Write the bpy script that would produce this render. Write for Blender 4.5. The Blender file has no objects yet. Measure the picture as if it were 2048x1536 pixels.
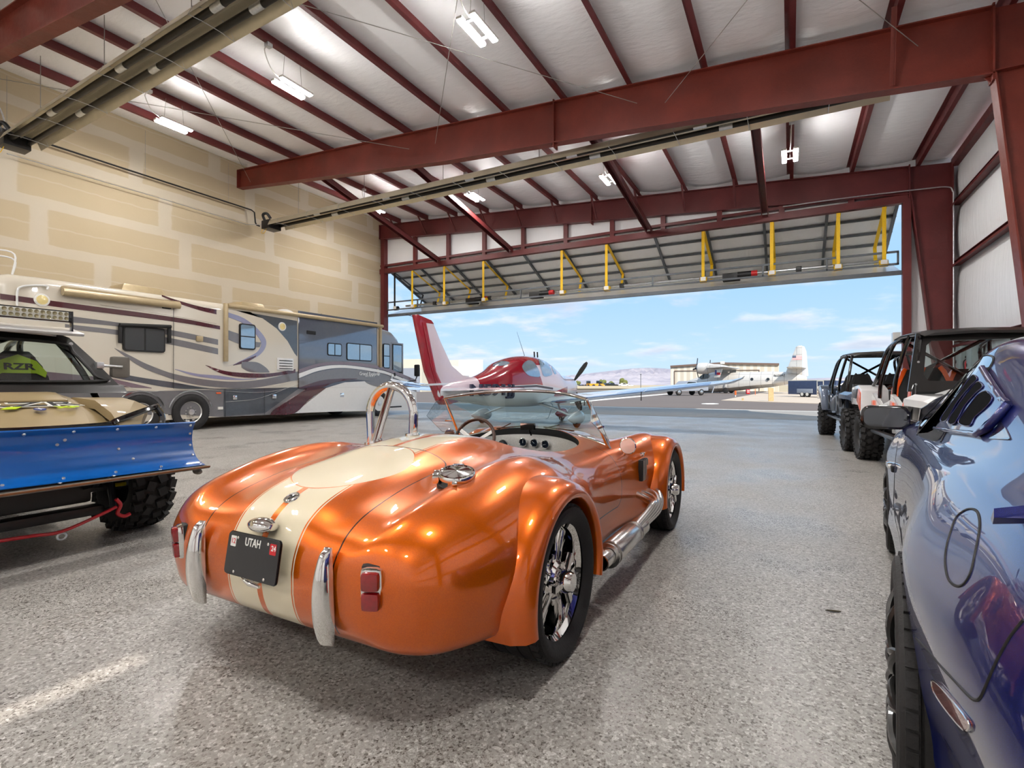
import bpy, bmesh, math, random
from mathutils import Vector as V, Matrix as MX
random.seed(11)
SC = bpy.context.scene
COL = SC.collection
PI = math.pi
# ---------------------------------------------------------------- camera model (level camera, 90 deg lens)
FOC, CH, TH, HZ = 1025.6, 1.2, math.radians(28.46), 770.0
ST, CT = math.sin(TH), math.cos(TH)
def ray(px, py):
    t = (px-1024)/FOC; s = (HZ-py)/FOC
    return V((t*CT-ST, t*ST+CT, s))
def on_x(px, py, X): d = ray(px, py); return V((0,0,CH))+d*(X/d.x)
def on_y(px, py, Y): d = ray(px, py); return V((0,0,CH))+d*(Y/d.y)
def on_z(px, py, Z): d = ray(px, py); return V((0,0,CH))+d*((Z-CH)/d.z)
def at_d(px, py, D): return V((0,0,CH))+ray(px, py)*D
cam = bpy.data.cameras.new('camera'); co = bpy.data.objects.new('camera', cam); COL.objects.link(co)
cam.sensor_width = 36; cam.lens = 36*FOC/2048; cam.shift_y = (HZ-768)/2048
cam.clip_start = .02; cam.clip_end = 60000
co.location = (0,0,CH); co.rotation_euler = (PI/2, 0, TH)
SC.camera = co
SC.view_settings.view_transform = 'Standard'; SC.view_settings.look = 'None'
SC.view_settings.gamma = 1; SC.view_settings.use_curve_mapping = False
SC.view_settings.exposure = 0.62
try:
    SC.cycles.use_denoising = True; SC.cycles.sample_clamp_indirect = 6; SC.cycles.max_bounces = 8; SC.cycles.diffuse_bounces = 4; SC.cycles.glossy_bounces = 4; SC.cycles.transmission_bounces = 6; SC.cycles.use_adaptive_sampling = True; SC.cycles.adaptive_threshold = .05
    SC.cycles.transparent_max_bounces = 12; SC.cycles.caustics_reflective = False; SC.cycles.caustics_refractive = False
except Exception: pass
# ---------------------------------------------------------------- node helper
def lin(c): c /= 255.0; return c/12.92 if c <= .04045 else ((c+.055)/1.055)**2.4
def rgb(r, g, b): return (lin(r), lin(g), lin(b), 1)
class X:
    """tiny expression wrapper over shader math nodes"""
    def __init__(s, nt, v): s.nt = nt; s.v = v
    def _op(s, op, *a):
        n = s.nt.nodes.new('ShaderNodeMath'); n.operation = op
        for i, q in enumerate((s,)+a):
            q = q.v if isinstance(q, X) else q
            if isinstance(q, (int, float)): n.inputs[i].default_value = q
            else: s.nt.links.new(q, n.inputs[i])
        return X(s.nt, n.outputs[0])
    def __add__(s, o): return s._op('ADD', o)
    def __sub__(s, o): return s._op('SUBTRACT', o)
    def __rsub__(s, o): return (s*-1)+o
    def __mul__(s, o): return s._op('MULTIPLY', o)
    def __truediv__(s, o): return s._op('DIVIDE', o)
    __radd__ = __add__; __rmul__ = __mul__
    def lt(s, o): return s._op('LESS_THAN', o)
    def gt(s, o): return s._op('GREATER_THAN', o)
    def abs(s): return s._op('ABSOLUTE')
    def floor(s): return s._op('FLOOR')
    def mod(s, o): return s._op('FLOORED_MODULO', o)
    def sqrt(s): return s._op('SQRT')
    def pow(s, o): return s._op('POWER', o)
    def min(s, o): return s._op('MINIMUM', o)
    def max(s, o): return s._op('MAXIMUM', o)
    def sin(s): return s._op('SINE')
    def sm(s, a, b):
        n = s.nt.nodes.new('ShaderNodeMapRange'); n.interpolation_type = 'SMOOTHSTEP'
        s.nt.links.new(s.v, n.inputs[0]); n.inputs[1].default_value = a; n.inputs[2].default_value = b
        return X(s.nt, n.outputs[0])
class NT:
    def __init__(s, name):
        s.m = bpy.data.materials.new(name); s.m.use_nodes = True; s.nt = s.m.node_tree
        s.b = s.nt.nodes['Principled BSDF']
        s.tc = s.nt.nodes.new('ShaderNodeTexCoord')
    def xyz(s, out='Object'):
        n = s.nt.nodes.new('ShaderNodeSeparateXYZ'); s.nt.links.new(s.tc.outputs[out], n.inputs[0])
        return [X(s.nt, n.outputs[i]) for i in range(3)]
    def geo(s):
        g = s.nt.nodes.new('ShaderNodeNewGeometry'); n = s.nt.nodes.new('ShaderNodeSeparateXYZ')
        s.nt.links.new(g.outputs['Position'], n.inputs[0]); return [X(s.nt, n.outputs[i]) for i in range(3)]
    def vec(s, x, y, z):
        n = s.nt.nodes.new('ShaderNodeCombineXYZ')
        for i, q in enumerate((x, y, z)):
            if isinstance(q, X): s.nt.links.new(q.v, n.inputs[i])
            else: n.inputs[i].default_value = q
        return n.outputs[0]
    def noise(s, scale, detail=3, vec=None, rough=.5, out=0):
        n = s.nt.nodes.new('ShaderNodeTexNoise'); n.inputs['Scale'].default_value = scale
        n.inputs['Detail'].default_value = detail; n.inputs['Roughness'].default_value = rough
        s.nt.links.new(vec if vec else s.tc.outputs['Object'], n.inputs['Vector']); return X(s.nt, n.outputs[out])
    def voro(s, scale, vec=None, out='Color'):
        n = s.nt.nodes.new('ShaderNodeTexVoronoi'); n.inputs['Scale'].default_value = scale
        s.nt.links.new(vec if vec else s.tc.outputs['Object'], n.inputs['Vector']); return X(s.nt, n.outputs[out])
    def mix(s, f, a, b):
        n = s.nt.nodes.new('ShaderNodeMix'); n.data_type = 'RGBA'
        for i, q in ((0, f), (6, a), (7, b)):
            if isinstance(q, X): s.nt.links.new(q.v, n.inputs[i])
            elif hasattr(q, 'links'): s.nt.links.new(q, n.inputs[i])
            else: n.inputs[i].default_value = q
        return n.outputs[2]
    def ramp(s, f, stops):
        n = s.nt.nodes.new('ShaderNodeValToRGB'); s.nt.links.new(f.v, n.inputs[0])
        e = n.color_ramp.elements
        while len(e) < len(stops): e.new(.5)
        for k, (p, c) in enumerate(stops): e[k].position = p; e[k].color = c
        return n.outputs[0]
    def set(s, key, q):
        i = s.b.inputs[key]
        if isinstance(q, X): s.nt.links.new(q.v, i)
        elif hasattr(q, 'links'): s.nt.links.new(q, i)
        else: i.default_value = q
    def bump(s, h, dist=.01, strength=1):
        n = s.nt.nodes.new('ShaderNodeBump'); n.inputs['Distance'].default_value = dist; n.inputs['Strength'].default_value = strength
        s.nt.links.new(h.v, n.inputs['Height']); s.nt.links.new(n.outputs[0], s.b.inputs['Normal'])
M = {}
def mat(name, col, rough=.5, metal=0, coat=0, var=.08, vs=12, bump=0, bs=60, emit=0, ecol=None, trans=0, ior=None, spec=None, coatr=.03, aniso=0):
    n = NT(name)
    c2 = tuple(max(0, q*(1-2*var)) for q in col[:3])+(1,); c1 = tuple(min(1, q*(1+var)) for q in col[:3])+(1,)
    n.set('Base Color', n.mix(n.noise(vs, 3), c2, c1))
    n.set('Roughness', rough); n.set('Metallic', metal); n.set('Coat Weight', coat); n.set('Coat Roughness', coatr)
    if emit: n.set('Emission Color', ecol or col); n.set('Emission Strength', emit)
    if trans: n.set('Transmission Weight', trans)
    if ior: n.set('IOR', ior)
    if spec is not None: n.set('Specular IOR Level', spec)
    if bump: n.bump(n.noise(bs, 4), bump)
    M[name] = n.m; return n.m
def glass(name, tint=(.9,.96,.97,1), refl=.12, clear=.85):
    """thin pane: mostly clear, fresnel mirror on top"""
    m = bpy.data.materials.new(name); m.use_nodes = True; nt = m.node_tree; nt.nodes.clear()
    o = nt.nodes.new('ShaderNodeOutputMaterial'); tr = nt.nodes.new('ShaderNodeBsdfTransparent'); gl = nt.nodes.new('ShaderNodeBsdfGlossy')
    tr.inputs[0].default_value = tuple(q*clear for q in tint[:3])+(1,); gl.inputs['Roughness'].default_value = .01
    lw = nt.nodes.new('ShaderNodeLayerWeight'); lw.inputs[0].default_value = .5
    ns = nt.nodes.new('ShaderNodeTexNoise'); ns.inputs['Scale'].default_value = 3
    pw = nt.nodes.new('ShaderNodeMath'); pw.operation = 'POWER'; nt.links.new(lw.outputs['Facing'], pw.inputs[0]); pw.inputs[1].default_value = 4
    mp = nt.nodes.new('ShaderNodeMapRange'); nt.links.new(pw.outputs[0], mp.inputs[0])
    mp.inputs[3].default_value = refl; mp.inputs[4].default_value = .9
    ad = nt.nodes.new('ShaderNodeMath'); ad.operation = 'MULTIPLY_ADD'; nt.links.new(ns.outputs[0], ad.inputs[0]); ad.inputs[1].default_value = .03
    nt.links.new(mp.outputs[0], ad.inputs[2])
    mx = nt.nodes.new('ShaderNodeMixShader'); nt.links.new(ad.outputs[0], mx.inputs[0]); nt.links.new(tr.outputs[0], mx.inputs[1]); nt.links.new(gl.outputs[0], mx.inputs[2])
    nt.links.new(mx.outputs[0], o.inputs[0]); M[name] = m; return m
# ---------------------------------------------------------------- mesh helper
def rx(a): return MX.Rotation(a, 4, 'X')
def ry(a): return MX.Rotation(a, 4, 'Y')
def rz(a): return MX.Rotation(a, 4, 'Z')
def tr(x, y=0, z=0): return MX.Translation((x, y, z))
ID = MX.Identity(4)
def frame_z(p0, d):
    """matrix with local z along d at p0"""
    d = V(d).normalized(); return MX.Translation(p0) @ d.to_track_quat('Z', 'Y').to_matrix().to_4x4()
def catmull(pts, n, closed=False):
    P = [V(p) for p in pts]; out = []; L = len(P)
    for i in range(L if closed else L-1):
        p1, p2 = P[i], P[(i+1) % L]
        p0 = P[i-1] if (i > 0 or closed) else p1*2-p2
        p3 = P[(i+2) % L] if (i+2 < L or closed) else p2*2-p1
        for k in range(n):
            t = k/n
            out.append(.5*((2*p1)+(p2-p0)*t+(2*p0-5*p1+4*p2-p3)*t*t+(3*p1-p0-3*p2+p3)*t**3))
    if not closed: out.append(P[-1].copy())
    return out
class MB:
    def __init__(s): s.bm = bmesh.new(); s.mi = 0
    def _f(s, vs):
        try: f = s.bm.faces.new(vs); f.material_index = s.mi; return f
        except ValueError: return None
    def box(s, c, d, m=ID, bev=0, taper=None):
        hx, hy, hz = d[0]/2, d[1]/2, d[2]/2
        vs = []
        for z in (-1, 1):
            k = taper if (taper and z > 0) else (1, 1)
            for x, y in ((-1,-1),(1,-1),(1,1),(-1,1)):
                vs.append(s.bm.verts.new(m @ V((c[0]+x*hx*k[0], c[1]+y*hy*k[1], c[2]+z*hz))))
        fs = [s._f([vs[i] for i in q]) for q in ((3,2,1,0),(4,5,6,7),(0,1,5,4),(1,2,6,5),(2,3,7,6),(3,0,4,7))]
        if bev:
            es = list({e for f in fs for e in f.edges})
            bmesh.ops.bevel(s.bm, geom=es, offset=bev, segments=2, profile=.6, affect='EDGES')
        return s
    def beam(s, p0, p1, w, h, up=(0,0,1)):
        p0, p1 = V(p0), V(p1); d = (p1-p0); L = d.length; d.normalize(); u = V(up)
        sx = d.cross(u)
        if sx.length < 1e-4: sx = d.cross(V((1,0,0)))
        sx.normalize(); u = sx.cross(d)
        m = MX(((sx.x, d.x, u.x, p0.x),(sx.y, d.y, u.y, p0.y),(sx.z, d.z, u.z, p0.z),(0,0,0,1)))
        return s.box((0, L/2, 0), (w, L, h), m)
    def tube(s, pts, r, n=8, closed=False, caps=True, m=ID, flat=1):
        P = [m @ V(p) for p in pts]; L = len(P); rings = []; prev = None
        for i, p in enumerate(P):
            a = P[i-1] if (i > 0 or closed) else p; b = P[(i+1) % L] if (i < L-1 or closed) else p
            t = (b-a).normalized()
            if prev is None:
                u = t.cross(V((0,0,1)));
                if u.length < .05: u = t.cross(V((1,0,0)))
            else: u = prev-t*prev.dot(t)
            u.normalize(); prev = u; w = t.cross(u)
            rr = r[i] if isinstance(r, (list, tuple)) else r
            rings.append([s.bm.verts.new(p+(u*math.cos(2*PI*k/n)+w*math.sin(2*PI*k/n)*flat)*rr) for k in range(n)])
        for i in range(L if closed else L-1):
            A, B = rings[i], rings[(i+1) % L]
            for k in range(n): s._f([A[k], A[(k+1)%n], B[(k+1)%n], B[k]])
        if caps and not closed: s._f(rings[0][::-1]); s._f(rings[-1])
        return s
    def lathe(s, prof, m=ID, n=24, closed=False, a0=0, a1=2*PI):
        full = abs(a1-a0-2*PI) < 1e-6; nn = n if full else n+1; rings = []
        for r, h in prof:
            if r < 1e-6 and full: rings.append([s.bm.verts.new(m @ V((0,0,h)))]*nn)
            else: rings.append([s.bm.verts.new(m @ V((r*math.cos(a0+(a1-a0)*k/n), r*math.sin(a0+(a1-a0)*k/n), h))) for k in range(nn)])
        if closed: rings.append(rings[0])
        for A, B in zip(rings, rings[1:]):
            for k in range(n):
                q = [A[k], A[(k+1)%nn], B[(k+1)%nn], B[k]]
                u = []
                for v in q:
                    if v not in u: u.append(v)
                if len(u) > 2: s._f(u)
        return s
    def grid(s, rows, cu=False, cv=False):
        R = [[s.bm.verts.new(V(p)) for p in r] for r in rows]
        nr, nc = len(R), len(R[0])
        for i in range(nr if cv else nr-1):
            for j in range(nc if cu else nc-1):
                s._f([R[i][j], R[i][(j+1)%nc], R[(i+1)%nr][(j+1)%nc], R[(i+1)%nr][j]])
        return R
    def cap(s, vs): return s._f(vs)
    def prism(s, poly, h0, h1, m=ID, bev=0):
        """poly in local xy, extruded along local z from h0 to h1"""
        a = [s.bm.verts.new(m @ V((p[0], p[1], h0))) for p in poly]; b = [s.bm.verts.new(m @ V((p[0], p[1], h1))) for p in poly]
        n = len(poly); fs = [s._f(a[::-1]), s._f(b)]
        for k in range(n): fs.append(s._f([a[k], a[(k+1)%n], b[(k+1)%n], b[k]]))
        if bev:
            bmesh.ops.bevel(s.bm, geom=list({e for f in fs if f for e in f.edges}), offset=bev, segments=2, profile=.6, affect='EDGES')
        return s
    def ball(s, c, r, m=ID, n=14):
        if isinstance(r, (int, float)): r = (r, r, r)
        R = bmesh.ops.create_uvsphere(s.bm, u_segments=n, v_segments=max(6, n*2//3), radius=1, matrix=m @ tr(*c) @ MX.Diagonal((r[0], r[1], r[2], 1)))
        for v in R['verts']:
            for f in v.link_faces: f.material_index = s.mi
        return s
    def mirror_x(s):
        R = bmesh.ops.duplicate(s.bm, geom=s.bm.verts[:]+s.bm.edges[:]+s.bm.faces[:])
        vs = [g for g in R['geom'] if isinstance(g, bmesh.types.BMVert)]; fs = [g for g in R['geom'] if isinstance(g, bmesh.types.BMFace)]
        for v in vs: v.co.x = -v.co.x
        bmesh.ops.reverse_faces(s.bm, faces=fs); return s
    def build(s, name, m, parent=None, sharp=35, origin=True, norm=True, loc=None):
        if norm: bmesh.ops.recalc_face_normals(s.bm, faces=s.bm.faces[:])
        me = bpy.data.meshes.new(name); o = bpy.data.objects.new(name, me); COL.objects.link(o)
        if parent is None and origin and s.bm.verts:
            xs = [v.co for v in s.bm.verts]
            c = V(((min(p.x for p in xs)+max(p.x for p in xs))/2, (min(p.y for p in xs)+max(p.y for p in xs))/2, min(p.z for p in xs)))
            for v in s.bm.verts: v.co -= c
            o.location = c
        s.bm.to_mesh(me); s.bm.free()
        for q in (m if isinstance(m, (list, tuple)) else [m]): me.materials.append(M[q] if isinstance(q, str) else q)
        for p in me.polygons: p.use_smooth = True
        if sharp is not None: me.set_sharp_from_angle(angle=math.radians(sharp))
        if parent is not None: o.parent = parent
        if loc is not None: o.location = loc
        return o
def thing(name, label, cat, loc=(0,0,0), rot=0, group=None):
    o = bpy.data.objects.new(name, None); COL.objects.link(o); o.empty_display_size = .2
    o.location = loc; o.rotation_euler = (0,0,rot); tag(o, label, cat, group); return o
def tag(o, label, cat, group=None, kind=None):
    o['label'] = label; o['category'] = cat
    if group: o['group'] = group
    if kind: o['kind'] = kind
    return o
def struct(o, label=None, cat=None, group=None):
    o['kind'] = 'structure'
    if label: o['label'] = label
    if cat: o['category'] = cat
    if group: o['group'] = group
    return o
def dup(root, loc=None, rot=None, label=None):
    r = root.copy(); COL.objects.link(r)
    if loc is not None: r.location = loc
    if rot is not None: r.rotation_euler = rot
    if label: r['label'] = label
    for ch in list(root.children):
        c = ch.copy(); COL.objects.link(c); c.parent = r
        for g in ch.children:
            d = g.copy(); COL.objects.link(d); d.parent = c
    return r
def cutaway(o, cutters, ops='DIFFERENCE'):
    """boolean a mesh with throw-away cutter objects and keep the evaluated result"""
    for c in cutters:
        b = o.modifiers.new('cut', 'BOOLEAN'); b.operation = ops; b.object = c; b.solver = 'EXACT'
    dg = bpy.context.evaluated_depsgraph_get(); dg.update()
    me = bpy.data.meshes.new_from_object(o.evaluated_get(dg)); old = o.data
    o.modifiers.clear(); o.data = me; bpy.data.meshes.remove(old)
    for c in cutters:
        d = c.data; bpy.data.objects.remove(c); bpy.data.meshes.remove(d)
    return o
def text_mesh(body, size, name, m, parent, mx, extrude=.002, bold=0, sx=1, align='CENTER'):
    c = bpy.data.curves.new(name, 'FONT'); c.body = body; c.size = size; c.extrude = extrude; c.align_x = align; c.align_y = 'CENTER'; c.offset = bold
    o = bpy.data.objects.new(name, c); COL.objects.link(o)
    dg = bpy.context.evaluated_depsgraph_get(); dg.update()
    me = bpy.data.meshes.new_from_object(o.evaluated_get(dg)); COL.objects.unlink(o); bpy.data.objects.remove(o); bpy.data.curves.remove(c)
    me.transform(mx @ MX.Diagonal((sx, 1, 1, 1)))
    q = bpy.data.objects.new(name, me); COL.objects.link(q); me.materials.clear(); me.materials.append(M[m]); q.parent = parent
    return q
# ================================================================ common materials
XL, XR, YD, YN, YB = -17.2, 4.1, 18.6, 11.42, -10.2
def roofz(x): return 7.45+.064*(4.05-x)
def steel(name, col):
    n = NT(name); a = n.noise(1.3, 4); b = n.noise(22, 3)
    f = a.sm(.35, .7)*.55+b*.35
    n.set('Base Color', n.mix(f, tuple(q*.72 for q in col[:3])+(1,), tuple(min(1, q*1.18) for q in col[:3])+(1,)))
    n.set('Roughness', n.noise(9, 3)*.2+.38); n.bump(n.noise(40, 3), .002); M[name] = n.m
steel('red_steel', rgb(120, 47, 34)); steel('dark_red_steel', rgb(102, 38, 38)); steel('grey_steel', rgb(92, 97, 103))
mat('chrome', (.86,.85,.83,1), .05, 1, var=.02); mat('aluminium', (.72,.71,.69,1), .3, 1, var=.06, vs=30); mat('rubber', rgb(34,32,32), .75, bump=.002, bs=90, var=.2)
mat('black_plastic', rgb(24,25,27), .45, var=.15); mat('gloss_black', rgb(14,14,16), .12, coat=.6); mat('black_steel', rgb(20,20,22), .4, var=.2)
mat('white_paint', rgb(226,224,218), .3, coat=.5, var=.03); mat('yellow_web', rgb(236,190,14), .6, var=.1, vs=30); mat('red_plastic', rgb(190,28,30), .4)
mat('galvanised', (.62,.64,.66,1), .35, .9, var=.15, vs=20); mat('cable', rgb(150,148,142), .5); mat('lens_red', rgb(150,12,22), .12, coat=1, var=.2, vs=60)
mat('concrete_dust', rgb(150,146,138), .8)
mat('led', (1,.93,.8,1), .5, emit=215, ecol=(1,.975,.945,1), var=0)
glass('clear_glass'); glass('dark_glass', (.5,.55,.56,1), .1, .28); glass('green_glass', (.80,.95,.93,1), .10, .86)
# ---- polished aggregate floor
n = NT('aggregate_floor'); v = n.vec(*n.geo())
c1 = n.voro(95, v); c2 = n.voro(210, v); big = n.noise(.45, 4, v); mid = n.noise(2.2, 4, v)
nn = n.nt.nodes.new('ShaderNodeSeparateColor'); n.nt.links.new(c1.v, nn.inputs[0]); s1 = X(n.nt, nn.outputs[0])
nn = n.nt.nodes.new('ShaderNodeSeparateColor'); n.nt.links.new(c2.v, nn.inputs[0]); s2 = X(n.nt, nn.outputs[1])
f = s1*.72+s2*.28
base = n.ramp(f, [(0.10, rgb(78,72,66)), (.24, rgb(132,127,120)), (.34, rgb(152,148,142)), (.66, rgb(162,158,152)), (.80, rgb(184,181,176)), (1, rgb(218,216,212))])
stain = (big*.6+mid*.4).sm(.3, .72)
n.set('Base Color', n.mix(stain, n.mix(.26, base, rgb(118,112,104)), base))
n.set('Roughness', n.noise(1.1, 5, v).sm(.3, .75)*.2+.22+s2*.12); n.set('Specular IOR Level', .55)
n.bump(s1*.5+s2*.5, .0012, .6); M['floor'] = n.m
# ---- gypsum board: bare board faces between bands of joint compound
n = NT('taped_gypsum'); x, y, z = n.geo()
zz = (z-1.05)/1.2; row = zz.floor(); fz = zz-row
yy = (y+row*.9+.28*(row*2.4).sin()+2.38)/3.68; col_ = yy.floor(); fy = (yy-col_)*3.68
wob = n.noise(1.6, 4, n.vec(x, y, z))-.5
a = fz*1.2+wob*.10; b = fy+wob*.16
board = a.sm(.235, .275)*(1.2-a*1.0).sm(.0, .04)*b.sm(.30, .37)*(3.68-b).sm(.02, .09)
line = (a-.72+wob*.05).abs().sm(.012, .03); line = line*.55+.45
sc = n.noise(2.6, 2, n.vec(x, y*3, z)).sm(.58, .64)
tint = n.noise(.5, 3, n.vec(x, y, z))
mud = n.mix(tint, rgb(188,177,158), rgb(200,189,170)); brd = n.mix(tint, rgb(178,162,134), rgb(190,174,146))
n.set('Base Color', n.mix(board*line, mud, brd)); n.set('Roughness', .92); n.bump(n.noise(4, 5, n.vec(x, y, z)), .006); M['gypsum'] = n.m
# ---- white vinyl faced insulation
def vinyl(name, col, sc=(1,1,1), d=.012, k=1):
    n = NT(name); x, y, z = n.geo(); w = n.noise(1.5, 5, n.vec(x*sc[0], y*sc[1], z*sc[2]), .6); w2 = n.noise(6, 3, n.vec(x*sc[0], y*sc[1], z*sc[2]))
    n.set('Base Color', n.mix(w, tuple(q*.93 for q in col[:3])+(1,), col)); n.set('Roughness', .34); n.set('Specular IOR Level', .4)
    n.bump(w+w2*.35, d*k); M[name] = n.m
vinyl('roof_vinyl', rgb(251,251,253), (.6,1.5,1), .022); vinyl('wall_vinyl', rgb(242,243,245), (1,3.5,.35), .018); vinyl('door_vinyl', rgb(248,248,248), (3,1,1), .012)
# ---- outdoor ground
def ground(name, a, b, sc, rough=.9, fine=60):
    n = NT(name); v = n.vec(*n.geo()); f = n.noise(sc, 5, v, .6)*.6+n.noise(fine, 3, v)*.4
    n.set('Base Color', n.mix(f, a, b)); n.set('Roughness', rough); n.set('Specular IOR Level', .15); M[name] = n.m
ground('apron_asphalt', rgb(140,137,132), rgb(166,162,156), .25); ground('asphalt', rgb(106,97,92), rgb(126,116,110), .12)
ground('gravel', rgb(176,158,138), rgb(216,202,184), .5, fine=14); ground('dry_field', rgb(168,150,120), rgb(205,190,160), .02, fine=1.5)
ground('line_paint', rgb(226,224,214), rgb(244,243,238), 3)
# ================================================================ sky
w = bpy.data.worlds.new('sky'); SC.world = w; w.use_nodes = True; nt = w.node_tree; nt.nodes.clear()
out = nt.nodes.new('ShaderNodeOutputWorld'); bg = nt.nodes.new('ShaderNodeBackground'); nt.links.new(bg.outputs[0], out.inputs[0])
class W(NT):
    def __init__(s): s.nt = nt; s.tc = nt.nodes.new('ShaderNodeTexCoord')
k = W(); dx, dy, dz = k.xyz('Generated')
el = dz.max(0.0)
sky = k.ramp(el.pow(.6), [(0, rgb(206,228,246)), (.2, rgb(190,222,250)), (.36, rgb(166,209,250)), (.6, rgb(172,208,246)), (1, rgb(190,214,244))])
den = el+.16
cv = k.vec(dx/den*.9, dy/den*.9, 0.0)
cl = k.noise(1.45, 7, cv, .56); c2 = k.noise(.55, 3, k.vec(dx/den+3.1, dy/den*1.1+7.7, 0.0))
m_ = (cl*.72+c2*.28-el*.05).sm(.47, .60)*el.sm(.012, .06)
shade = k.noise(1.45, 7, k.vec(dx/den*.9+.05, dy/den*.9-.10, 0.0), .56).sm(.42, .72)
ccol = k.mix(shade, rgb(246,247,250), rgb(196,206,226))
skyc = k.mix(m_*.85, sky, ccol)
nt.links.new(skyc, bg.inputs[0]); bg.inputs[1].default_value = .74
sun = bpy.data.lights.new('sun', 'SUN'); so = bpy.data.objects.new('sun', sun); COL.objects.link(so)
SUN_DIR = V((-6.4, 7.2, -7.5)); so.rotation_euler = SUN_DIR.to_track_quat('-Z', 'Y').to_euler(); sun.energy = 3.7; sun.angle = .005; sun.color = (1,.92,.82)
# ================================================================ hangar shell
def slab(name, x0, x1, y0, y1, z0, z1, m, **kw):
    return struct(MB().box(((x0+x1)/2, (y0+y1)/2, (z0+z1)/2), (x1-x0, y1-y0, z1-z0)).build(name, m), **kw)
slab('floor', XL-.4, XR+.4, YB-.3, 20.2, -.3, 0, 'floor')
slab('wall_left', XL-.2, XL, YB, YD+.25, 0, 9.2, 'gypsum')
slab('wall_back', XL-.2, XR+.2, YB-.2, YB, 0, 9.2, 'wall_vinyl')
# right wall: insulation blankets bulging between girts
GZ = (0, 2.3, 4.55, 6.25, 7.55)
mb = MB(); rows = []
for a, b in zip(GZ, GZ[1:]):
    for q in range(9):
        t = q/9; rows.append([(XR+.12-.10*math.sin(PI*t)**.5, YB+(YD+.4-YB)*j/60, a+(b-a)*t) for j in range(61)])
rows.append([(XR+.12, YB+(YD+.4-YB)*j/60, 7.6) for j in range(61)])
mb.grid(rows); mb.box((XR+.25, (YB+YD)/2, 3.8), (.1, YD-YB+.8, 7.6)); struct(mb.build('wall_right', 'wall_vinyl'))
for z in GZ[1:4]:
    mb = MB(); L = YD-YB; yc = (YD+YB)/2
    mb.box((XR-.02, yc, z), (.2, L, .012)); mb.box((XR-.12, yc, z-.03), (.012, L, .06)); mb.box((XR+.08, yc, z+.04), (.012, L, .09))
    mb.box((XR+.0, yc, z+.1), (.16, L, .01)); 
    struct(mb.build('wall_girt', 'dark_red_steel'), {2.3:'lowest red steel girt along the white insulated right wall', 4.55:'middle red steel girt along the white insulated right wall', 6.25:'highest red steel girt along the white insulated right wall'}[z], 'girt')
# ceiling: sagging vinyl between the purlins
PX = [3.2-1.6*i for i in range(13)]
edges = [XR+.05]+PX+[XL-.05]
for bay, (y0, y1) in enumerate(((YB, -3.0), (-3.0, 4.2), (4.2, YN), (YN, YD+.3))):
    mb = MB(); rows = []
    ee = edges if bay else [4.0]+edges[1:]  # rear bay stops short: added slot that lets a sun streak in
    for a, b in zip(ee, ee[1:]):
        for q in range(8):
            t = q/8; xx = a+(b-a)*t; r = []
            for j in range(25):
                s = j/24; sag = -.07*math.sin(PI*t)**.7*(1-.35*abs(2*s-1)**6)-.05*(1 if s > .86 else 0)*math.sin(PI*t)*math.sin(PI*(s-.86)/.14)
                r.append((xx, y0+(y1-y0)*s, roofz(xx)+.25+sag))
            rows.append(r)
    rows.append([(edges[-1], y0+(y1-y0)*j/24, roofz(edges[-1])+.25) for j in range(25)])
    mb.grid(rows); struct(mb.build('ceiling', 'roof_vinyl', norm=True))
slab('roof', XL-.5, XR-.35, YB-.4, YD+.5, 9.3, 9.35, 'white_paint')
slab('sun_slot_cover', 3.98, XR+.2, -6.2, -3.0, 7.72, 7.74, 'roof_vinyl')  # added out of view to close off the rest of the sun slot
# purlins (one zee section each, running from the back to the door wall)
for i, px in enumerate(PX):
    z = roofz(px); mb = MB(); L = YD-YB; yc = (YD+YB)/2
    mb.box((px, yc, z+.115), (.012, L, .23)); mb.box((px+.045, yc, z+.008), (.09, L, .012)); mb.box((px-.045, yc, z+.222), (.09, L, .012)); mb.box((px+.09, yc, z+.022), (.01, L, .03))
    struct(mb.build('roof_purlin', 'dark_red_steel'), 'red zee purlin of the white hangar roof, number %s counted from the low right eave' % 'one two three four five six seven eight nine ten eleven twelve thirteen'.split()[i], 'purlin')
mb = MB(); mb.box((XR-.03, (YB+YD)/2, 7.45), (.16, YD-YB, .2)); struct(mb.build('eave_strut', 'dark_red_steel'), 'red eave strut where the right wall meets the roof', 'strut')
# rafters: tapered built-up I sections
def rafter(name, y, x0, x1, bot, m, label, plates=(), fl=.24):
    """bot: list of (x, z_bottom)"""
    mb = MB(); poly = [(x0, roofz(x0)), (x1, roofz(x1))]+[(x, z) for x, z in reversed(bot)]
    m4 = MX(((1,0,0,0),(0,0,-1,y),(0,1,0,0),(0,0,0,1)))
    mb.prism(poly, -.012, .012, m4)
    mb.beam((x0, y, roofz(x0)-.012), (x1, y, roofz(x1)-.012), fl, .024)
    for (xa, za), (xb, zb) in zip(bot, bot[1:]): mb.beam((xa, y, za+.012), (xb, y, zb+.012), fl, .024)
    def zb_(x):
        for (xa, za), (xb, zb) in zip(bot, bot[1:]):
            if xa <= x <= xb: return za+(zb-za)*(x-xa)/(xb-xa)
        return bot[-1][1]
    for px in plates:
        mb.box((px, y, (roofz(px)+zb_(px))/2-.03), (.03, fl, roofz(px)-zb_(px)+.14))
        mb.prism([(px-.1, zb_(px)), (px+.1, zb_(px)), (px, zb_(px)-.11)], -.015, .015, m4)
    mb.box((x0-.012, y, (roofz(x0)+bot[0][1])/2), (.024, fl, roofz(x0)-bot[0][1]))
    o = mb.build(name, m); struct(o, label, 'beam'); return zb_
rafter('roof_beam', YN, XL+.03, 3.0, [(XL+.03, 8.17), (-8.2, 7.25), (-3.28, 6.91), (3.0, 6.38)], 'red_steel', 'big tapered red roof beam crossing the ceiling over the orange car', plates=(-5.0, 2.98))
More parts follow.
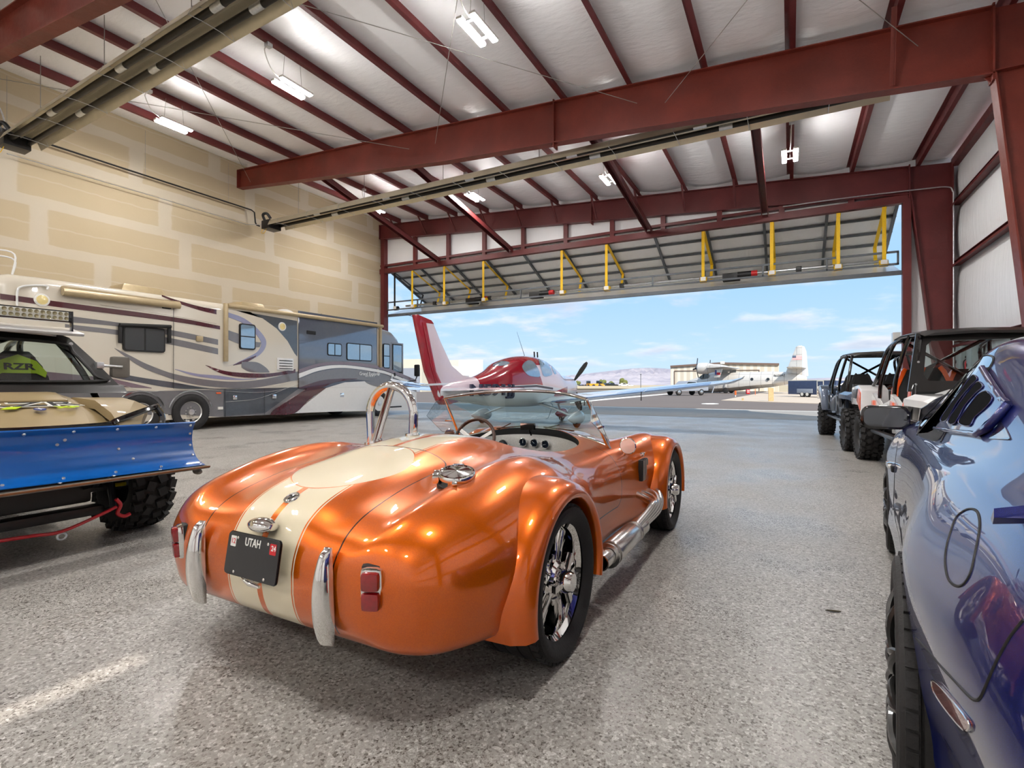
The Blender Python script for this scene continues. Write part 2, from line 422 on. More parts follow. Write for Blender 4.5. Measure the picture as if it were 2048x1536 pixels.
rafter('roof_beam', 4.2, XL+.03, 3.0, [(XL+.03, 8.17), (-8.2, 7.25), (-3.28, 6.91), (3.0, 6.38)], 'red_steel', 'red roof beam whose end cuts into the top left corner', plates=(2.98,))
rafter('roof_beam', -3.0, XL+.03, 3.0, [(XL+.03, 8.17), (-8.2, 7.25), (-3.28, 6.91), (3.0, 6.38)], 'red_steel', 'red roof beam behind the viewer', plates=(2.98,))
rafter('roof_beam', YD-.05, XL+.03, 3.05, [(XL+.03, 8.14), (3.05, 6.70)], 'dark_red_steel', 'dark red roof beam above the open hangar door', plates=(-6.6, 3.03))
# tapered columns on the right
def column(name, y, pts, label, m):
    mb = MB(); m4 = MX(((1,0,0,0),(0,0,-1,y),(0,1,0,0),(0,0,0,1)))
    (xi0, xi1, zt) = pts; mb.prism([(xi0, 0), (4.0, 0), (4.0, roofz(4)), (xi1, roofz(xi1)), (xi1, zt)], -.012, .012, m4)
    mb.beam((xi0, y, 0), (xi1, y, zt), .28, .026, up=(1,0,0)); mb.box((4.0, y, 3.75), (.026, .26, 7.5))
    mb.box((xi0+(4-xi0)/2, y, .012), (4.1-xi0, .3, .024))
    if zt < 6.6: 
        mb.beam((xi1, y, zt+.05), (4.0, y, zt+.05), .24, .022)
    struct(mb.build(name, m), label, 'column')
for y, lab in ((YN, 'tapered red steel column at the right end of the big roof beam'), (4.2, 'tapered red steel column beside the dark blue coupe'), (-3.0, 'tapered red steel column behind the viewer')): column('wall_column', y, (3.62, 3.0, 6.38), lab, 'red_steel')
column('wall_column', YD-.05, (3.78, 3.06, 6.68), 'tapered dark red column right of the open hangar door', 'dark_red_steel')
mb = MB(); mb.box((2.98, YD+.0, 3.3), (.2, .22, 6.6)); struct(mb.build('door_jamb', 'dark_red_steel'), 'right red jamb post of the hangar door', 'jamb')
mb = MB(); mb.box((XL+.2, YD+.0, 4.1), (.2, .3, 8.2)); struct(mb.build('door_jamb', 'dark_red_steel'), 'left red jamb post of the hangar door', 'jamb')
slab('wall_front', 3.0, XR+.3, YD+.12, YD+.3, 0, 8.1, 'wall_vinyl')
# wall over the door: insulation with red studs and the double header tube
HB = 6.49
mb = MB(); mb.box(((XL+3.0)/2, YD+.16, 7.9), (3.0-XL, .1, 2.7)); struct(mb.build('wall_above_door', 'wall_vinyl'))
mb = MB(); mb.box(((XL+3)/2, YD-.02, HB+.11), (3.0-XL, .2, .22)); mb.box(((XL+3)/2, YD+.0, HB+.38), (3.0-XL, .16, .09)); struct(mb.build('door_header', 'dark_red_steel'), 'red double header tube over the hangar door', 'header beam')
for i in range(11):
    x = -17.0+i*1.863; zt = 8.14-(x-XL)*1.48/21.2
    if zt-HB > .3:
        mb = MB(); mb.box((x, YD+.0, (HB+zt)/2), (.16, .14, zt-HB)); struct(mb.build('wall_stud', 'dark_red_steel'), 'short red stud over the hangar door, the %s from the left wall' % 'first second third fourth fifth sixth seventh eighth ninth tenth eleventh'.split()[i], 'stud')
# diagonal struts from the big beam down to the header
for x, lab in ((-13.7, 'diagonal red strut to the door header nearest the gypsum wall'), (-10.05, 'diagonal red strut to the door header, second from the gypsum wall'), (-4.42, 'diagonal red strut to the door header, third from the gypsum wall'), (-.71, 'diagonal red strut to the door header nearest the right wall')):
    mb = MB(); mb.beam((x, YN+.1, roofz(x)-.25), (x, YD-.15, HB+.3), .2, .02); mb.beam((x-.09, YN+.1, roofz(x)-.33), (x-.09, YD-.15, HB+.22), .02, .18); mb.beam((x+.09, YN+.1, roofz(x)-.33), (x+.09, YD-.15, HB+.22), .02, .18)
    struct(mb.build('diagonal_strut', 'dark_red_steel'), lab, 'strut')
# flange braces at the door beam
for i, px in enumerate(PX):
    if i in (0, 1, 2): continue
    z = roofz(px); zb = 8.14-(px-XL)*1.48/21.2
    mb = MB(); mb.beam((px, YD-.75, z+.02), (px, YD-.14, zb+.05), .06, .012, up=(0,1,1)); mb.beam((px+.03, YD-.75, z+.02), (px+.03, YD-.14, zb+.05), .012, .05, up=(0,1,1))
    struct(mb.build('flange_brace', 'dark_red_steel'), 'small red brace from purlin %s down to the door beam' % 'one two three four five six seven eight nine ten eleven twelve thirteen'.split()[i], 'brace')
mb = MB(); z = roofz(1.55); mb.beam((1.55, YN-.7, z), (1.6, YN-.13, 6.55), .07, .012, up=(0,1,1)); mb.beam((1.585, YN-.7, z), (1.635, YN-.13, 6.55), .012, .07, up=(0,1,1)); struct(mb.build('flange_brace', 'red_steel'), 'red brace lying across the big roof beam near the right column', 'brace')
# rod bracing under the roof
for k, (a, b) in enumerate((((-16.6, YN, 8.3), (-9.0, 4.2, 7.9)), ((-16.6, 4.2, 8.3), (-9.5, YN, 7.9)), ((-8.6, YN, 7.85), (-2.4, 4.2, 7.5)), ((-9, 4.2, 7.9), (-3.0, YN, 7.5)), ((-2.4, YN, 7.35), (2.8, 4.2, 7.2)), ((-2.4, 4.2, 7.5), (2.0, YN, 7.2)))):
    o = MB().tube([a, b], .007, 6).build('brace_rod', 'cable'); tag(o, ['thin steel brace rod from the left wall corner of the big beam toward the viewer', 'thin steel brace rod crossing below the two lit lamps nearest the left wall', 'thin steel brace rod ending on the big beam over the windscreen', 'thin steel brace rod passing under the lamp above the middle', 'thin steel brace rod ending on the big beam, left of the purlin over the jamb', 'thin steel brace rod running to the right column side of the big beam'][k], 'brace rod')
# ================================================================ outdoors
def gplane(name, pts, z, m, lab=None, cat=None):
    mb = MB(); mb.prism(pts, z-.04, z); return struct(mb.build(name, m), lab, cat)
gplane('ground', [(-9000,-400),(9000,-400),(9000,20000),(-9000,20000)], -.30, 'dry_field')
gplane('ground_asphalt', [(-160,-60),(XL-.4,-60),(XL-.4,YB-.3),(XL-.4,20.2),(60,20.2),(60,38.5),(1.5,38.5),(-4.7,42.6),(-3.5,100),(-110,150)], -.012, 'asphalt')
gplane('apron_pavement', [(XL-20,20.1),(40,20.1),(40,26.2),(XL-20,27.6)], 0, 'apron_asphalt')
gplane('pavement_line', [(-40,27.9),(24,26.3),(24,26.75),(-40,28.4)], -.006, 'line_paint', 'long white painted line across the apron', 'painted line')
gplane('pavement_line', [on_z(1140,803,0)[:2], on_z(1340,786.5,0)[:2], on_z(1346,787.5,0)[:2], on_z(1140,806,0)[:2]], -.006, 'line_paint', 'white painted taxi line leading to the grey pickup', 'painted line')
gplane('pavement_mark', [on_z(1420+18*math.cos(a*.6283),807.2+1.1*math.sin(a*.6283),0)[:2] for a in range(10)][::-1], -.005, 'line_paint', 'oval white painted spot on the asphalt', 'painted mark')
gplane('gravel_bed', [(-4.7,42.6),(1.5,38.5),(60,38.5),(60,100),(-3.5,100)], .02, 'gravel')
# ================================================================ LED high-bay lamps
LAMPS = [(x, y) for y in (15.0, 7.6, .2, -7.0) for x in (0, -4.8, -9.6, -14.2)]
LZ = .62
LLAB = {(-14.2,15.0):'lit twin strip lamp hanging past the heater tube end, nearest door and gypsum wall', (-9.6,15.0):'lit twin strip lamp in the far bay between two diagonal struts', (-4.8,15.0):'lit twin strip lamp in the far bay touching the third diagonal strut', (0,15.0):'lit twin strip lamp in the far bay nearest the right wall',
        (-14.2,7.6):'lit twin strip lamp close to the gypsum wall in the near bay', (-9.6,7.6):'lit twin strip lamp in the middle of the near bay', (-4.8,7.6):'lit twin strip lamp at the top of the picture centre'}
lamp0 = None
for (x, y) in LAMPS:
    lab = LLAB.get((x, y), 'lit twin strip lamp outside the picture')
    z = roofz(x)-LZ
    if lamp0 is None:
        lamp0 = thing('strip_lamp', lab, 'lamp', (x, y, z), 0, 'hanging strip lamps')
        for s in (-1, 1):
            h = MB().box((s*.13, 0, .03), (.12, .80, .05), bev=.01).build('lamp_housing', 'white_paint', lamp0)
            MB().box((s*.13, 0, -.006), (.10, .76, .03), bev=.008).build('diffuser', 'led', h)
        [MB().box((0, q*.25, .03), (.16, .05, .03)).build('bracket', 'galvanised', lamp0) for q in (-1, 1)]
        [MB().tube([(0, q*.25, .04), (0, q*.2, .62)], .004, 5).build('suspension_wire', 'cable', lamp0) for q in (-1, 1)]
        MB().box((.04, -.62, .58), (.12, .12, .08), bev=.01).build('junction_box', 'galvanised', lamp0)
        MB().tube(catmull([(0,-.2,.05),(.02,-.52,.12),(.03,-.70,.42),(.04,-.64,.56)], 6), .01, 6).build('power_cord', 'white_paint', lamp0)
    else: dup(lamp0, (x, y, z), None, lab)
# ================================================================ bifold door, folded open
HY, HZZ, FY, FZ, BY, BZ = YD+.24, 6.66, 21.65, 5.5, YD+.1, 4.5
DX0, DX1 = XL+.35, 2.86
door = thing('bifold_door', 'open bifold hangar door with white insulated panels and yellow lift straps', 'hangar door', ((DX0+DX1)/2, BY, BZ))
DC = V(door.location)
def L_(p): return V(p)-DC
def leaf(x0, x1, a, b, th):
    (ya, za), (yb, zb) = a, b
    mb = MB(); d = V((0, yb-ya, zb-za)); n_ = V((0, -d.z, d.y)).normalized()*th
    P = [L_((x, y, z)) for x, y, z in ((x0,ya,za),(x1,ya,za),(x1,yb,zb),(x0,yb,zb))]
    Q = [p+n_ for p in P]; vs = [mb.bm.verts.new(p) for p in P+Q]
    for q in ((0,1,2,3),(7,6,5,4),(0,4,5,1),(1,5,6,2),(2,6,7,3),(3,7,4,0)): mb._f([vs[i] for i in q])
    return mb
leaf(DX0, DX1, (HY, HZZ), (FY, FZ), .06).build('upper_panel', 'door_vinyl', door)
leaf(DX0, DX1, (FY, FZ-.02), (BY, BZ), -.06).build('lower_panel', 'white_paint', door)
def onleaf(t): return HY+(FY-HY)*t, HZZ+(FZ-HZZ)*t-.05
for t in (0.01, .2, .45, .66, .99):
    y, z = onleaf(t); MB().beam(L_((DX0, y, z)), L_((DX1, y, z)), .09, .07).build('rail', 'grey_steel', door)
x = DX0+.05; k = 0
while x < DX1+.01:
    y0, z0 = onleaf(0); y1, z1 = onleaf(1)
    MB().beam(L_((x, y0, z0-.02)), L_((x, y1, z1-.02)), .08, .08, up=(1,0,0)).build('mullion', 'grey_steel', door); x += (DX1-DX0-.1)/11
mb = MB(); mb.beam(L_((DX0, BY-.02, BZ+.0)), L_((DX1+.1, BY-.02, BZ+.0)), .1, .12); mb.build('bottom_rail', 'grey_steel', door)
for zz in (4.76, 5.12): MB().beam(L_((DX0, BY-.05, zz)), L_((DX1-.05, BY-.05, zz)), .05, .06).build('truss_chord', 'grey_steel', door)
for i in range(12):
    x = DX0+.02+i*(DX1-DX0-.09)/11; mb = MB(); mb.beam(L_((x, BY-.05, 4.74)), L_((x, BY-.05, 5.12)), .05, .05, up=(1,0,0)); mb.build('truss_upright', 'grey_steel', door)
MB().tube([L_((DX0+.9, BY+.22, 4.93)), L_((DX1-.3, BY+.22, 4.93))], .05, 12).build('drive_shaft', 'galvanised', door)
for i in range(6):
    x = DX0+2.6+i*2.9; mb = MB(); mb.box(L_((x, BY+.2, 4.93)), (.16, .14, .16), bev=.02); mb.build('shaft_bearing', 'black_steel', door)
for x, m in ((-12.2, 'black_steel'), (-9.1, 'black_steel'), (-1.75, 'black_steel')):
    mb = MB(); mb.box(L_((x, BY+.18, 4.86)), (.55, .3, .26), bev=.03); mb.tube([L_((x+.2, BY+.1, 4.9)), L_((x+.62, BY+.1, 4.9))], .11, 12); q = mb.build('door_motor', m, door)
    MB().tube([L_((x+.6, BY+.1, 4.9)), L_((x+.8, BY+.1, 4.9))], .105, 12).build('motor_cap', 'red_plastic', q)
for x, m in ((-2.62,'yellow_web'),(-.52,'yellow_web'),(1.3,'yellow_web'),(2.45,'yellow_web'),(-6.05,'yellow_web'),(-7.86,'yellow_web'),(-11.46,'yellow_web'),(-13.5,'yellow_web'),(-15.3,'yellow_web'),(-16.35,'black_steel')):
    mb = MB(); y, z = onleaf(.66)
    mb.beam(L_((x, BY-.12, HB-.02)), L_((x, BY-.12, 4.85)), .10, .008, up=(0,1,0))
    mb.beam(L_((x+.02, BY-.1, HB-.03)), L_((x+.02, y-.02, z-.1)), .10, .008); mb.beam(L_((x+.02, y-.02, z-.1)), L_((x+.02, y-.25, 5.15)), .10, .008, up=(0,1,0))
    q = mb.build('lift_strap', m, door)
    mb = MB(); mb.tube([L_((x-.11, BY-.0, 4.82)), L_((x+.11, BY-.0, 4.82))], .1, 14); mb.build('strap_drum', 'yellow_web' if m == 'yellow_web' else 'black_steel', q)
    MB().box(L_((x, BY-.12, 4.84)), (.17, .012, .13)).build('warning_plate', 'white_paint', q)
# ================================================================ radiant tube heaters
n = NT('heater_tube'); f = n.noise(3, 4); n.set('Base Color', n.mix(f, rgb(34,33,32), rgb(60,56,50))); n.set('Roughness', .42); n.set('Metallic', .7); M['heater_tube'] = n.m
mat('reflector', rgb(214,204,178), .3, .45, var=.06, vs=6)
def heater(p0, p1, label, zr):
    p0, p1 = V(p0), V(p1); L = (p1-p0).length; a = math.atan2(p1.y-p0.y, p1.x-p0.x)
    t = thing('tube_heater', label, 'heater', p0, a, 'radiant tube heaters')
    # u-tube: two dark pipes under a folded reflector, long axis local x
    mb = MB(); prof = [(-.37,-.10),(-.30,.06),(-.20,.13),(-.06,.13),(0,.06),(.06,.13),(.20,.13),(.30,.06),(.37,-.10)]
    rows = [[(x, y, z) for y, z in prof] for x in (.25, L*.33, L*.66, L)]
    mb.grid(rows); rows = [[(x, y, z+.008) for y, z in prof] for x in (.25, L)]; mb.grid(rows)
    mb.build('reflector', 'reflector', t)
    for y in (-.16, .16):
        q = MB().tube([(.2, y, 0), (L, y, 0)], .055, 14).build('radiant_tube', 'heater_tube', t)
        x = 2.4+.5*(y > 0)
        while x < L:
            MB().tube([(x, y, 0), (x+.28, y, 0)], .062, 14).build('tube_coupling', 'galvanised', q); x += 3.05
    x = .7
    while x < L:
        mb = MB(); mb.tube([(x, -.37, -.1), (x, -.16, -.075), (x, .16, -.075), (x, .37, -.1)], .006, 5); mb.tube([(x, -.37, -.1), (x, -.3, .075), (x, 0, .2), (x, .3, .075), (x, .37, -.1)], .006, 5)
        mb.build('wire_hanger', 'galvanised', t); x += 1.5
    x = 1.4
    while x < L:
        wx = p0.x+(p1.x-p0.x)*x/L; MB().tube([(x, 0, .16), (x, 0, roofz(wx)-p0.z-(p1.z-p0.z)*x/L)], .008, 5).build('hanging_chain', 'cable', t); x += 3.1
    b = MB().box((.02, -.05, -.02), (.42, .5, .3), bev=.015).build('burner_box', 'black_steel', t)
    MB().tube(catmull([(-.1,-.2,.1),(-.1,-.3,.32),(.05,-.25,.36),(.12,-.15,.2)], 5), .05, 8).build('flue_elbow', 'black_steel', b)
    MB().tube(catmull([(-.1,-.25,-.1),(-.22,-.28,-.28),(-.05,-.28,-.32),(-.02,-.22,-.15)], 5), .008, 6).build('gas_hose', 'yellow_web', b)
heater((-16.35, 5.17, 7.02), (-1.2, 4.75, 7.0), 'long radiant tube heater in the near bay with dark pipes under a shiny reflector', 0)
heater((-16.5, 12.2, 6.97), (1.75, 12.2, 6.87), 'long radiant tube heater passing behind the big red roof beam', 0)
# gas pipe with drop, hung from rods
mb = MB(); gx = XL+.16
mb.tube([(gx, YB+.3, 7.5), (gx, 11.75, 7.5), (gx+.02, 11.86, 7.44), (gx+.02, 11.9, 7.08), (gx+.03, 11.95, 7.0), (gx+.05, 12.05, 6.99)], .026, 8)
g = mb.build('gas_pipe', 'black_steel', None); tag(g, 'black gas pipe running along the top of the gypsum wall', 'pipe')
for y in (-4, -.8, 2.4, 5.2, 8.3, 10.9):
    o = MB().tube([(0,0,.02), (0,0,roofz(gx)+.05-7.5)], .005, 5).build('hanger_rod', 'cable', g); o.location = V((gx, y, 7.5))-V(g.location)
o = MB().tube([(gx, 5.2, 6.93), (gx, 8.6, 6.95), (gx, 11.6, 6.93), (gx+.25, 12.0, 7.0)], .012, 6).build('wall_conduit', 'galvanised'); tag(o, 'thin conduit strung along the gypsum wall between the heater burners', 'conduit')
o = MB().tube(catmull([(gx-.1, 4.0, 8.2), (gx-.1, 4.9, 8.15), (gx-.1, 5.15, 7.9), (gx-.1, 5.2, 7.3)], 5), .02, 8).build('conduit_elbow', 'galvanised'); tag(o, 'grey conduit elbow at the upper left above the gas pipe', 'conduit')
o = MB().tube(catmull([(-.2, YD-.2, 6.86), (1.6, YD-.2, 6.84), (3.3, YD-.2, 6.78), (3.85, YD-.2, 6.74), (3.98, YD-.2, 6.6), (4.0, YD-.2, 6.2), (4.0, YD-.2, 3), (4.0, YD-.2, .3)], 6), .018, 8).build('door_conduit', 'galvanised'); tag(o, 'bent white conduit along the door beam and down the corner column', 'conduit')

# fittings on the right wall seen through the buggy windscreen
for y, z, h_, lab in ((17.55, 1.82, .8, 'grey electrical panel on the right wall behind the orange-seat buggy, the one nearer the door'), (16.6, 1.7, 1.0, 'larger grey electrical panel on the right wall behind the orange-seat buggy')):
    t = thing('electrical_panel', lab, 'electrical panel', (XR-.085, y, z-h_/2)); MB().box((0,0,h_/2), (.2,.5,h_), bev=.01).build('enclosure', 'building_panel' if 'building_panel' in M else mat('building_panel', rgb(150,158,160), .5).name, t); MB().box((-.105,0,h_/2), (.012,.44,h_-.08), bev=.004).build('panel_door', 'building_panel', t); MB().box((-.115,.16,h_*.5), (.015,.03,.08)).build('latch', 'black_steel', t)
t = thing('fire_extinguisher', 'red fire extinguisher hung on the right wall between the electrical panels', 'fire extinguisher', (XR-.075, 17.1, 1.35)); MB().lathe([(.001,0),(.08,.01),(.085,.05),(.085,.42),(.05,.5),(.025,.53),(.001,.53)], ID, 18).build('cylinder_body', 'red_plastic', t, sharp=50); MB().box((-.02,0,.57), (.12,.03,.06), bev=.008).build('handle', 'black_steel', t); MB().tube(catmull([(.0,.03,.54),(-.08,.12,.45),(-.06,.12,.2)], 5), .012, 6).build('hose', 'black_steel', t)
o = MB().box((2.83, YD+.62, 2.62), (.2,.3,.34), bev=.02).build('junction_box', 'white_paint'); tag(o, 'white box on a bracket outside, just left of the right door jamb', 'box'); MB().tube([(0,0,-.02),(.02,0,.0),(.2,-.35,.0)], .02, 6).build('mounting_arm', 'galvanised', o)
# ================================================================ generic wheel
def wheel(parent, c, R, w, rr, style, side, rim='chrome', name='wheel', camber=0, n=48, tread='road', spin=0):
    """c: hub centre in the parent's frame; the outer face looks along side*x"""
    e = bpy.data.objects.new(name, None); COL.objects.link(e); e.parent = parent; e.location = c; e.rotation_euler = (0, 0, 0 if side > 0 else PI)
    ax = ry(PI/2)   # local z -> +x (outward)
    h = w/2; mb = MB()
    sh = R-rr
    if tread == 'road':
        prof = [(rr-.006, -h*.72), (rr+.01, -h*.86), (rr+sh*.45, -h*1.02), (R-sh*.16, -h*.97), (R-.008, -h*.84)]
        for q in (-.62, -.22, .22, .62):
            prof += [(R, h*(q-.12)), (R, h*(q-.03)), (R-.009, h*(q-.026)), (R-.009, h*(q+.026)), (R, h*(q+.03))]
        prof += [(R-.008, h*.84), (R-sh*.16, h*.97), (R-sh*.3, h*1.0), (R-sh*.32, h*1.012), (rr+sh*.45, h*1.02), (rr+.012, h*.9), (rr-.006, h*.78)]
        mb.lathe(prof, ax, n)
        for k in range(n):    # cut-in shoulder blocks
            a = 2*PI*k/n; m4 = ax @ rz(a)
            for s in (-1, 1): mb.box((R-.006, 0, s*h*.78), (.016, 2*PI*R/n*.8, h*.2), m4 @ tr(0,0,0))
    else:
        prof = [(rr-.006, -h*.7), (rr+.01, -h*.85), (rr+sh*.5, -h*1.0), (R-sh*.28, -h*.95), (R-.03, -h*.8), (R-.026, 0), (R-.03, h*.8), (R-sh*.28, h*.95), (rr+sh*.5, h*1.0), (rr+.01, h*.85), (rr-.006, h*.7)]
        mb.lathe(prof, ax, n)
        N = 22
        for k in range(N):
            for j, (z, ww, off, tw) in enumerate(((-.80,.36,.0,.25),(-.30,.42,.5,-.35),(.30,.42,.0,.35),(.80,.36,.5,-.25))):
                a = 2*PI*(k+off)/N; m4 = ax @ rz(a) @ tr(R-.02, 0, z*h) @ rx(tw)
                if abs(z) > .5: m4 = m4 @ ry(-.28*(1 if z > 0 else -1))
                mb.box((0,0,0), (.05, 2*PI*R/N*.62, h*ww), m4, taper=None)
            for s in (-1, 1):
                a = 2*PI*(k+.25)/N; mb.box((0,0,0), (.045, 2*PI*R/N*.34, .02), ax @ rz(a) @ tr(R-sh*.3, 0, s*h*.965) @ ry(-.35*s))
    mb.build('tire', 'rubber', e, sharp=40)
    # rim barrel
    mb = MB(); mb.lathe([(rr+.008, -h*.8), (rr-.012, -h*.74), (rr-.03, -h*.4), (rr-.035, h*.2), (rr-.022, h*.6), (rr-.004, h*.72), (rr+.01, h*.80), (rr+.012, h*.74)], ax, n)
    dz = h*(.78 if style == 'mesh' else .45)
    if style == 'five':
        for k in range(5):
            a = 2*PI*k/5+.3+spin; m4 = ax @ rz(a)
            poly = [(.05,-.05),(.10,-.052),(rr*.62,-.036),(rr-.05,-.05),(rr-.015,-.075),(rr-.015,.075),(rr-.05,.05),(rr*.62,.036),(.10,.052),(.05,.05)]
            mb.prism(poly, dz-.05, dz+.012, m4, bev=.012)
            mb.box((rr*.5, 0, dz+.012), (rr*.72, .03, .03), m4, bev=.013)
        mb.lathe([(.001, dz-.05), (.085, dz-.05), (.085, dz+.02), (.07, dz+.035), (.001, dz+.035)], ax, 24)
    elif style == 'mesh':
        for k in range(10):
            a = 2*PI*k/10+spin
            for s in (-1, 1):
                m4 = ax @ rz(a); P = [(.055, s*.012, dz+.0), (rr*.45, s*.012, dz+.03), (rr*.72, s*.045, dz+.034), (rr-.012, s*.085, dz+.01)]
                mb.tube(catmull(P, 4), .0105, 6, m=m4)
        mb.lathe([(.001, dz-.03), (.075, dz-.03), (.075, dz+.02), (.03, dz+.03), (.001, dz+.03)], ax, 20)
    elif style == 'truck':
        mb.lathe([(rr-.03, h*.1), (rr*.72, h*.0), (rr*.62, h*.35), (rr*.3, h*.5), (rr*.26, h*.95), (.001, h*1.0)], ax, 32)
        for k in range(10):
            a = 2*PI*k/10; mb.tube([(rr*.45*math.cos(a), rr*.45*math.sin(a), h*.42), (rr*.45*math.cos(a), rr*.45*math.sin(a), h*.62)], .018, 6, m=ax)
    else:  # off-road
        for k in range(8):
            a = 2*PI*k/8+spin; m4 = ax @ rz(a)
            mb.prism([(.04,-.03),(rr*.6,-.018),(rr-.012,-.035),(rr-.012,.035),(rr*.6,.018),(.04,.03)], dz-.02, dz+.02, m4, bev=.006)
        mb.lathe([(.001, dz-.03), (.065, dz-.03), (.06, dz+.04), (.001, dz+.045)], ax, 16)
    mb.build('rim', rim, e, sharp=30)
    if style == 'truck':
        mb = MB()
        for k in range(8):
            a = 2*PI*k/8+.2; mb.lathe([(.001,0),(.036,0),(.036,.006),(.001,.006)], ax @ tr(rr*.82*math.cos(a), rr*.82*math.sin(a), h*.12), 10)
        mb.build('hand_hole', 'gloss_black', e)
    if style == 'five':
        mb = MB(); mb.lathe([(.001, dz+.03), (.052, dz+.03), (.05, dz+.075), (.038, dz+.10), (.001, dz+.105)], ax, 20)
        for k in range(3): mb.box((.075, 0, dz+.06), (.10, .036, .022), ax @ rz(2*PI*k/3+.5+spin), bev=.009)
        mb.build('spinner', 'chrome', e, sharp=50)
        mb = MB(); mb.lathe([(.05, -h*.1), (rr-.05, -h*.1), (rr-.05, -h*.02), (.05, -h*.02)], ax, 32); mb.build('brake_disc', 'black_steel', e)
    elif style == 'mesh':
        mb = MB(); mb.lathe([(.05, -.01), (rr-.04, -.01), (rr-.04, .012), (.05, .012)], ax, 32); mb.build('brake_disc', 'galvanised', e)
    return e
# ================================================================ orange roadster
CX, CY = -1.83, 2.10
car = thing('roadster', 'orange open two-seat roadster with cream racing stripes parked in the middle', 'car', (CX, CY, 0))
n = NT('orange_paint'); x, y, z = n.xyz(); ax_ = x.abs()
fl = n.noise(900, 2); big = n.noise(1.2, 2)
org = n.mix(fl.sm(.3, .75), rgb(190,78,0), rgb(236,116,0))
stripe = ax_.lt(.186)*(1-ax_.lt(.016)); pin = ax_.lt(.199)*ax_.gt(.193)
yc = y+.30; d = (x*x+yc*yc).sqrt(); disc = d.lt(.278)*z.gt(.6); ring = d.lt(.284)*d.gt(.278)*z.gt(.6)
trail = (y+.02).abs().lt(.0)  # unused seam slot
w_ = (stripe.max(pin)).max(disc)*(1-ring)
n_up = w_
# trunk lid gap: rounded rectangle in plan
qx = (ax_-.27).max(0.0); qy = ((y+.46).abs()-.30).max(0.0); rr_ = (qx*qx+qy*qy).sqrt(); lid = (rr_-.13).abs().lt(.0035)*z.gt(.30)
doorv = (y-1.42).abs().lt(.003)*z.gt(.36)*ax_.gt(.6); qd = ((y-.95).abs()-.39).max(0.0); qz = (.44-z).max(0.0); dd = (qd*qd+qz*qz).sqrt()
doorl = (dd-.08).abs().lt(.0035)*ax_.gt(.6)*z.lt(.80)*y.gt(.5)*y.lt(1.44)
gap = lid.max(doorl)
cream = rgb(220,208,178)
n.set('Base Color', n.mix(gap, n.mix(w_, org, cream), rgb(40,14,6)))
n.set('Metallic', (1-w_)*.6); n.set('Roughness', w_*.1+.30); n.set('Coat Weight', 1.0); n.set('Coat Roughness', .02); n.set('Coat IOR', 1.5); n.set('Specular IOR Level', .25); M['orange_paint'] = n.m
mat('plain_orange', rgb(214,96,0), .3, .6, coat=1, var=.12, vs=500, spec=.25); mat('black_trim', rgb(16,15,15), .6); mat('dark_leather', rgb(30,26,24), .55, bump=.002, bs=60)
mat('brushed_aluminium', (.62,.60,.57,1), .42, .6, var=.12, vs=90); mat('polished_pipe', (.74,.72,.69,1), .24, 1, var=.08, vs=40); mat('dark_wood', rgb(74,38,20), .3, coat=.8, var=.25)
ST_ = [ # y, zc, xv, zv, xcr, zcr, xm, zm, xb, zb
 (-.805,.50,.12,.50,.30,.495,.38,.475,.33,.43),
 (-.795,.555,.2,.55,.42,.545,.53,.48,.47,.375),
 (-.77,.62,.32,.60,.52,.605,.66,.485,.57,.315),
 (-.72,.685,.38,.65,.58,.665,.76,.49,.66,.272),
 (-.62,.745,.42,.695,.62,.73,.85,.495,.75,.25),
 (-.42,.805,.45,.745,.65,.79,.925,.50,.85,.25),
 (-.2,.85,.44,.775,.66,.835,.945,.51,.90,.25),
 (0,.882,.45,.80,.67,.852,.95,.52,.92,.25),
 (.2,.902,.47,.815,.67,.845,.94,.53,.92,.24),
 (.42,.905,.5,.81,.66,.805,.885,.53,.87,.22),
 (.68,.875,.52,.79,.63,.765,.815,.52,.79,.20),
 (1.0,.85,.52,.775,.62,.745,.785,.51,.77,.19),
 (1.35,.845,.5,.78,.62,.745,.79,.51,.77,.19),
 (1.66,.85,.48,.785,.63,.755,.825,.51,.80,.19),
 (1.95,.825,.42,.75,.67,.775,.91,.52,.85,.20),
 (2.28,.79,.40,.70,.72,.795,.965,.53,.90,.22),
 (2.55,.745,.36,.65,.70,.755,.95,.51,.88,.25),
 (2.8,.69,.34,.59,.62,.68,.84,.48,.78,.27),
 (2.99,.615,.3,.54,.52,.59,.70,.45,.62,.30),
 (3.10,.54,.22,.49,.38,.51,.50,.43,.42,.34),
 (3.14,.48,.12,.46,.2,.46,.26,.43,.22,.39)]
def sect(s):
    y, zc, xv, zv, xc, zcr, xm, zm, xb, zb = s
    h = [(0, zc), (xv*.45, zc-(zc-zv)*.12), (xv*.8, zv+(zc-zv)*.35), ((xv+xc)*.5, zv+(zcr-zv)*.42), (xc, zcr), (xc+(xm-xc)*.52, zcr-(zcr-zm)*.20), (xc+(xm-xc)*.87, zcr-(zcr-zm)*.58), (xm, zm), (xm-(xm-xb)*.3, zm-(zm-zb)*.55), (xb, zb), (xb*.72, zb-.012), (0, zb-.014)]
    full = [V((a, y, b)) for a, b in h]+[V((-a, y, b)) for a, b in h[-2:0:-1]]
    return full
S_ = [sect(s) for s in ST_]; npt = len(S_[0])
cols = [catmull([S_[i][j] for i in range(len(S_))], 6) for j in range(npt)]
rows = []
for i in range(len(cols[0])): rows.append(catmull([cols[j][i] for j in range(npt)], 5, closed=True))
mb = MB(); R = mb.grid(rows, cu=True); mb.cap(R[0][::-1]); mb.cap(R[-1])
body = mb.build('body', ['orange_paint', 'black_trim'], car, sharp=None)
def throw(mb): return mb.build('cutter', 'black_trim', None, origin=False)
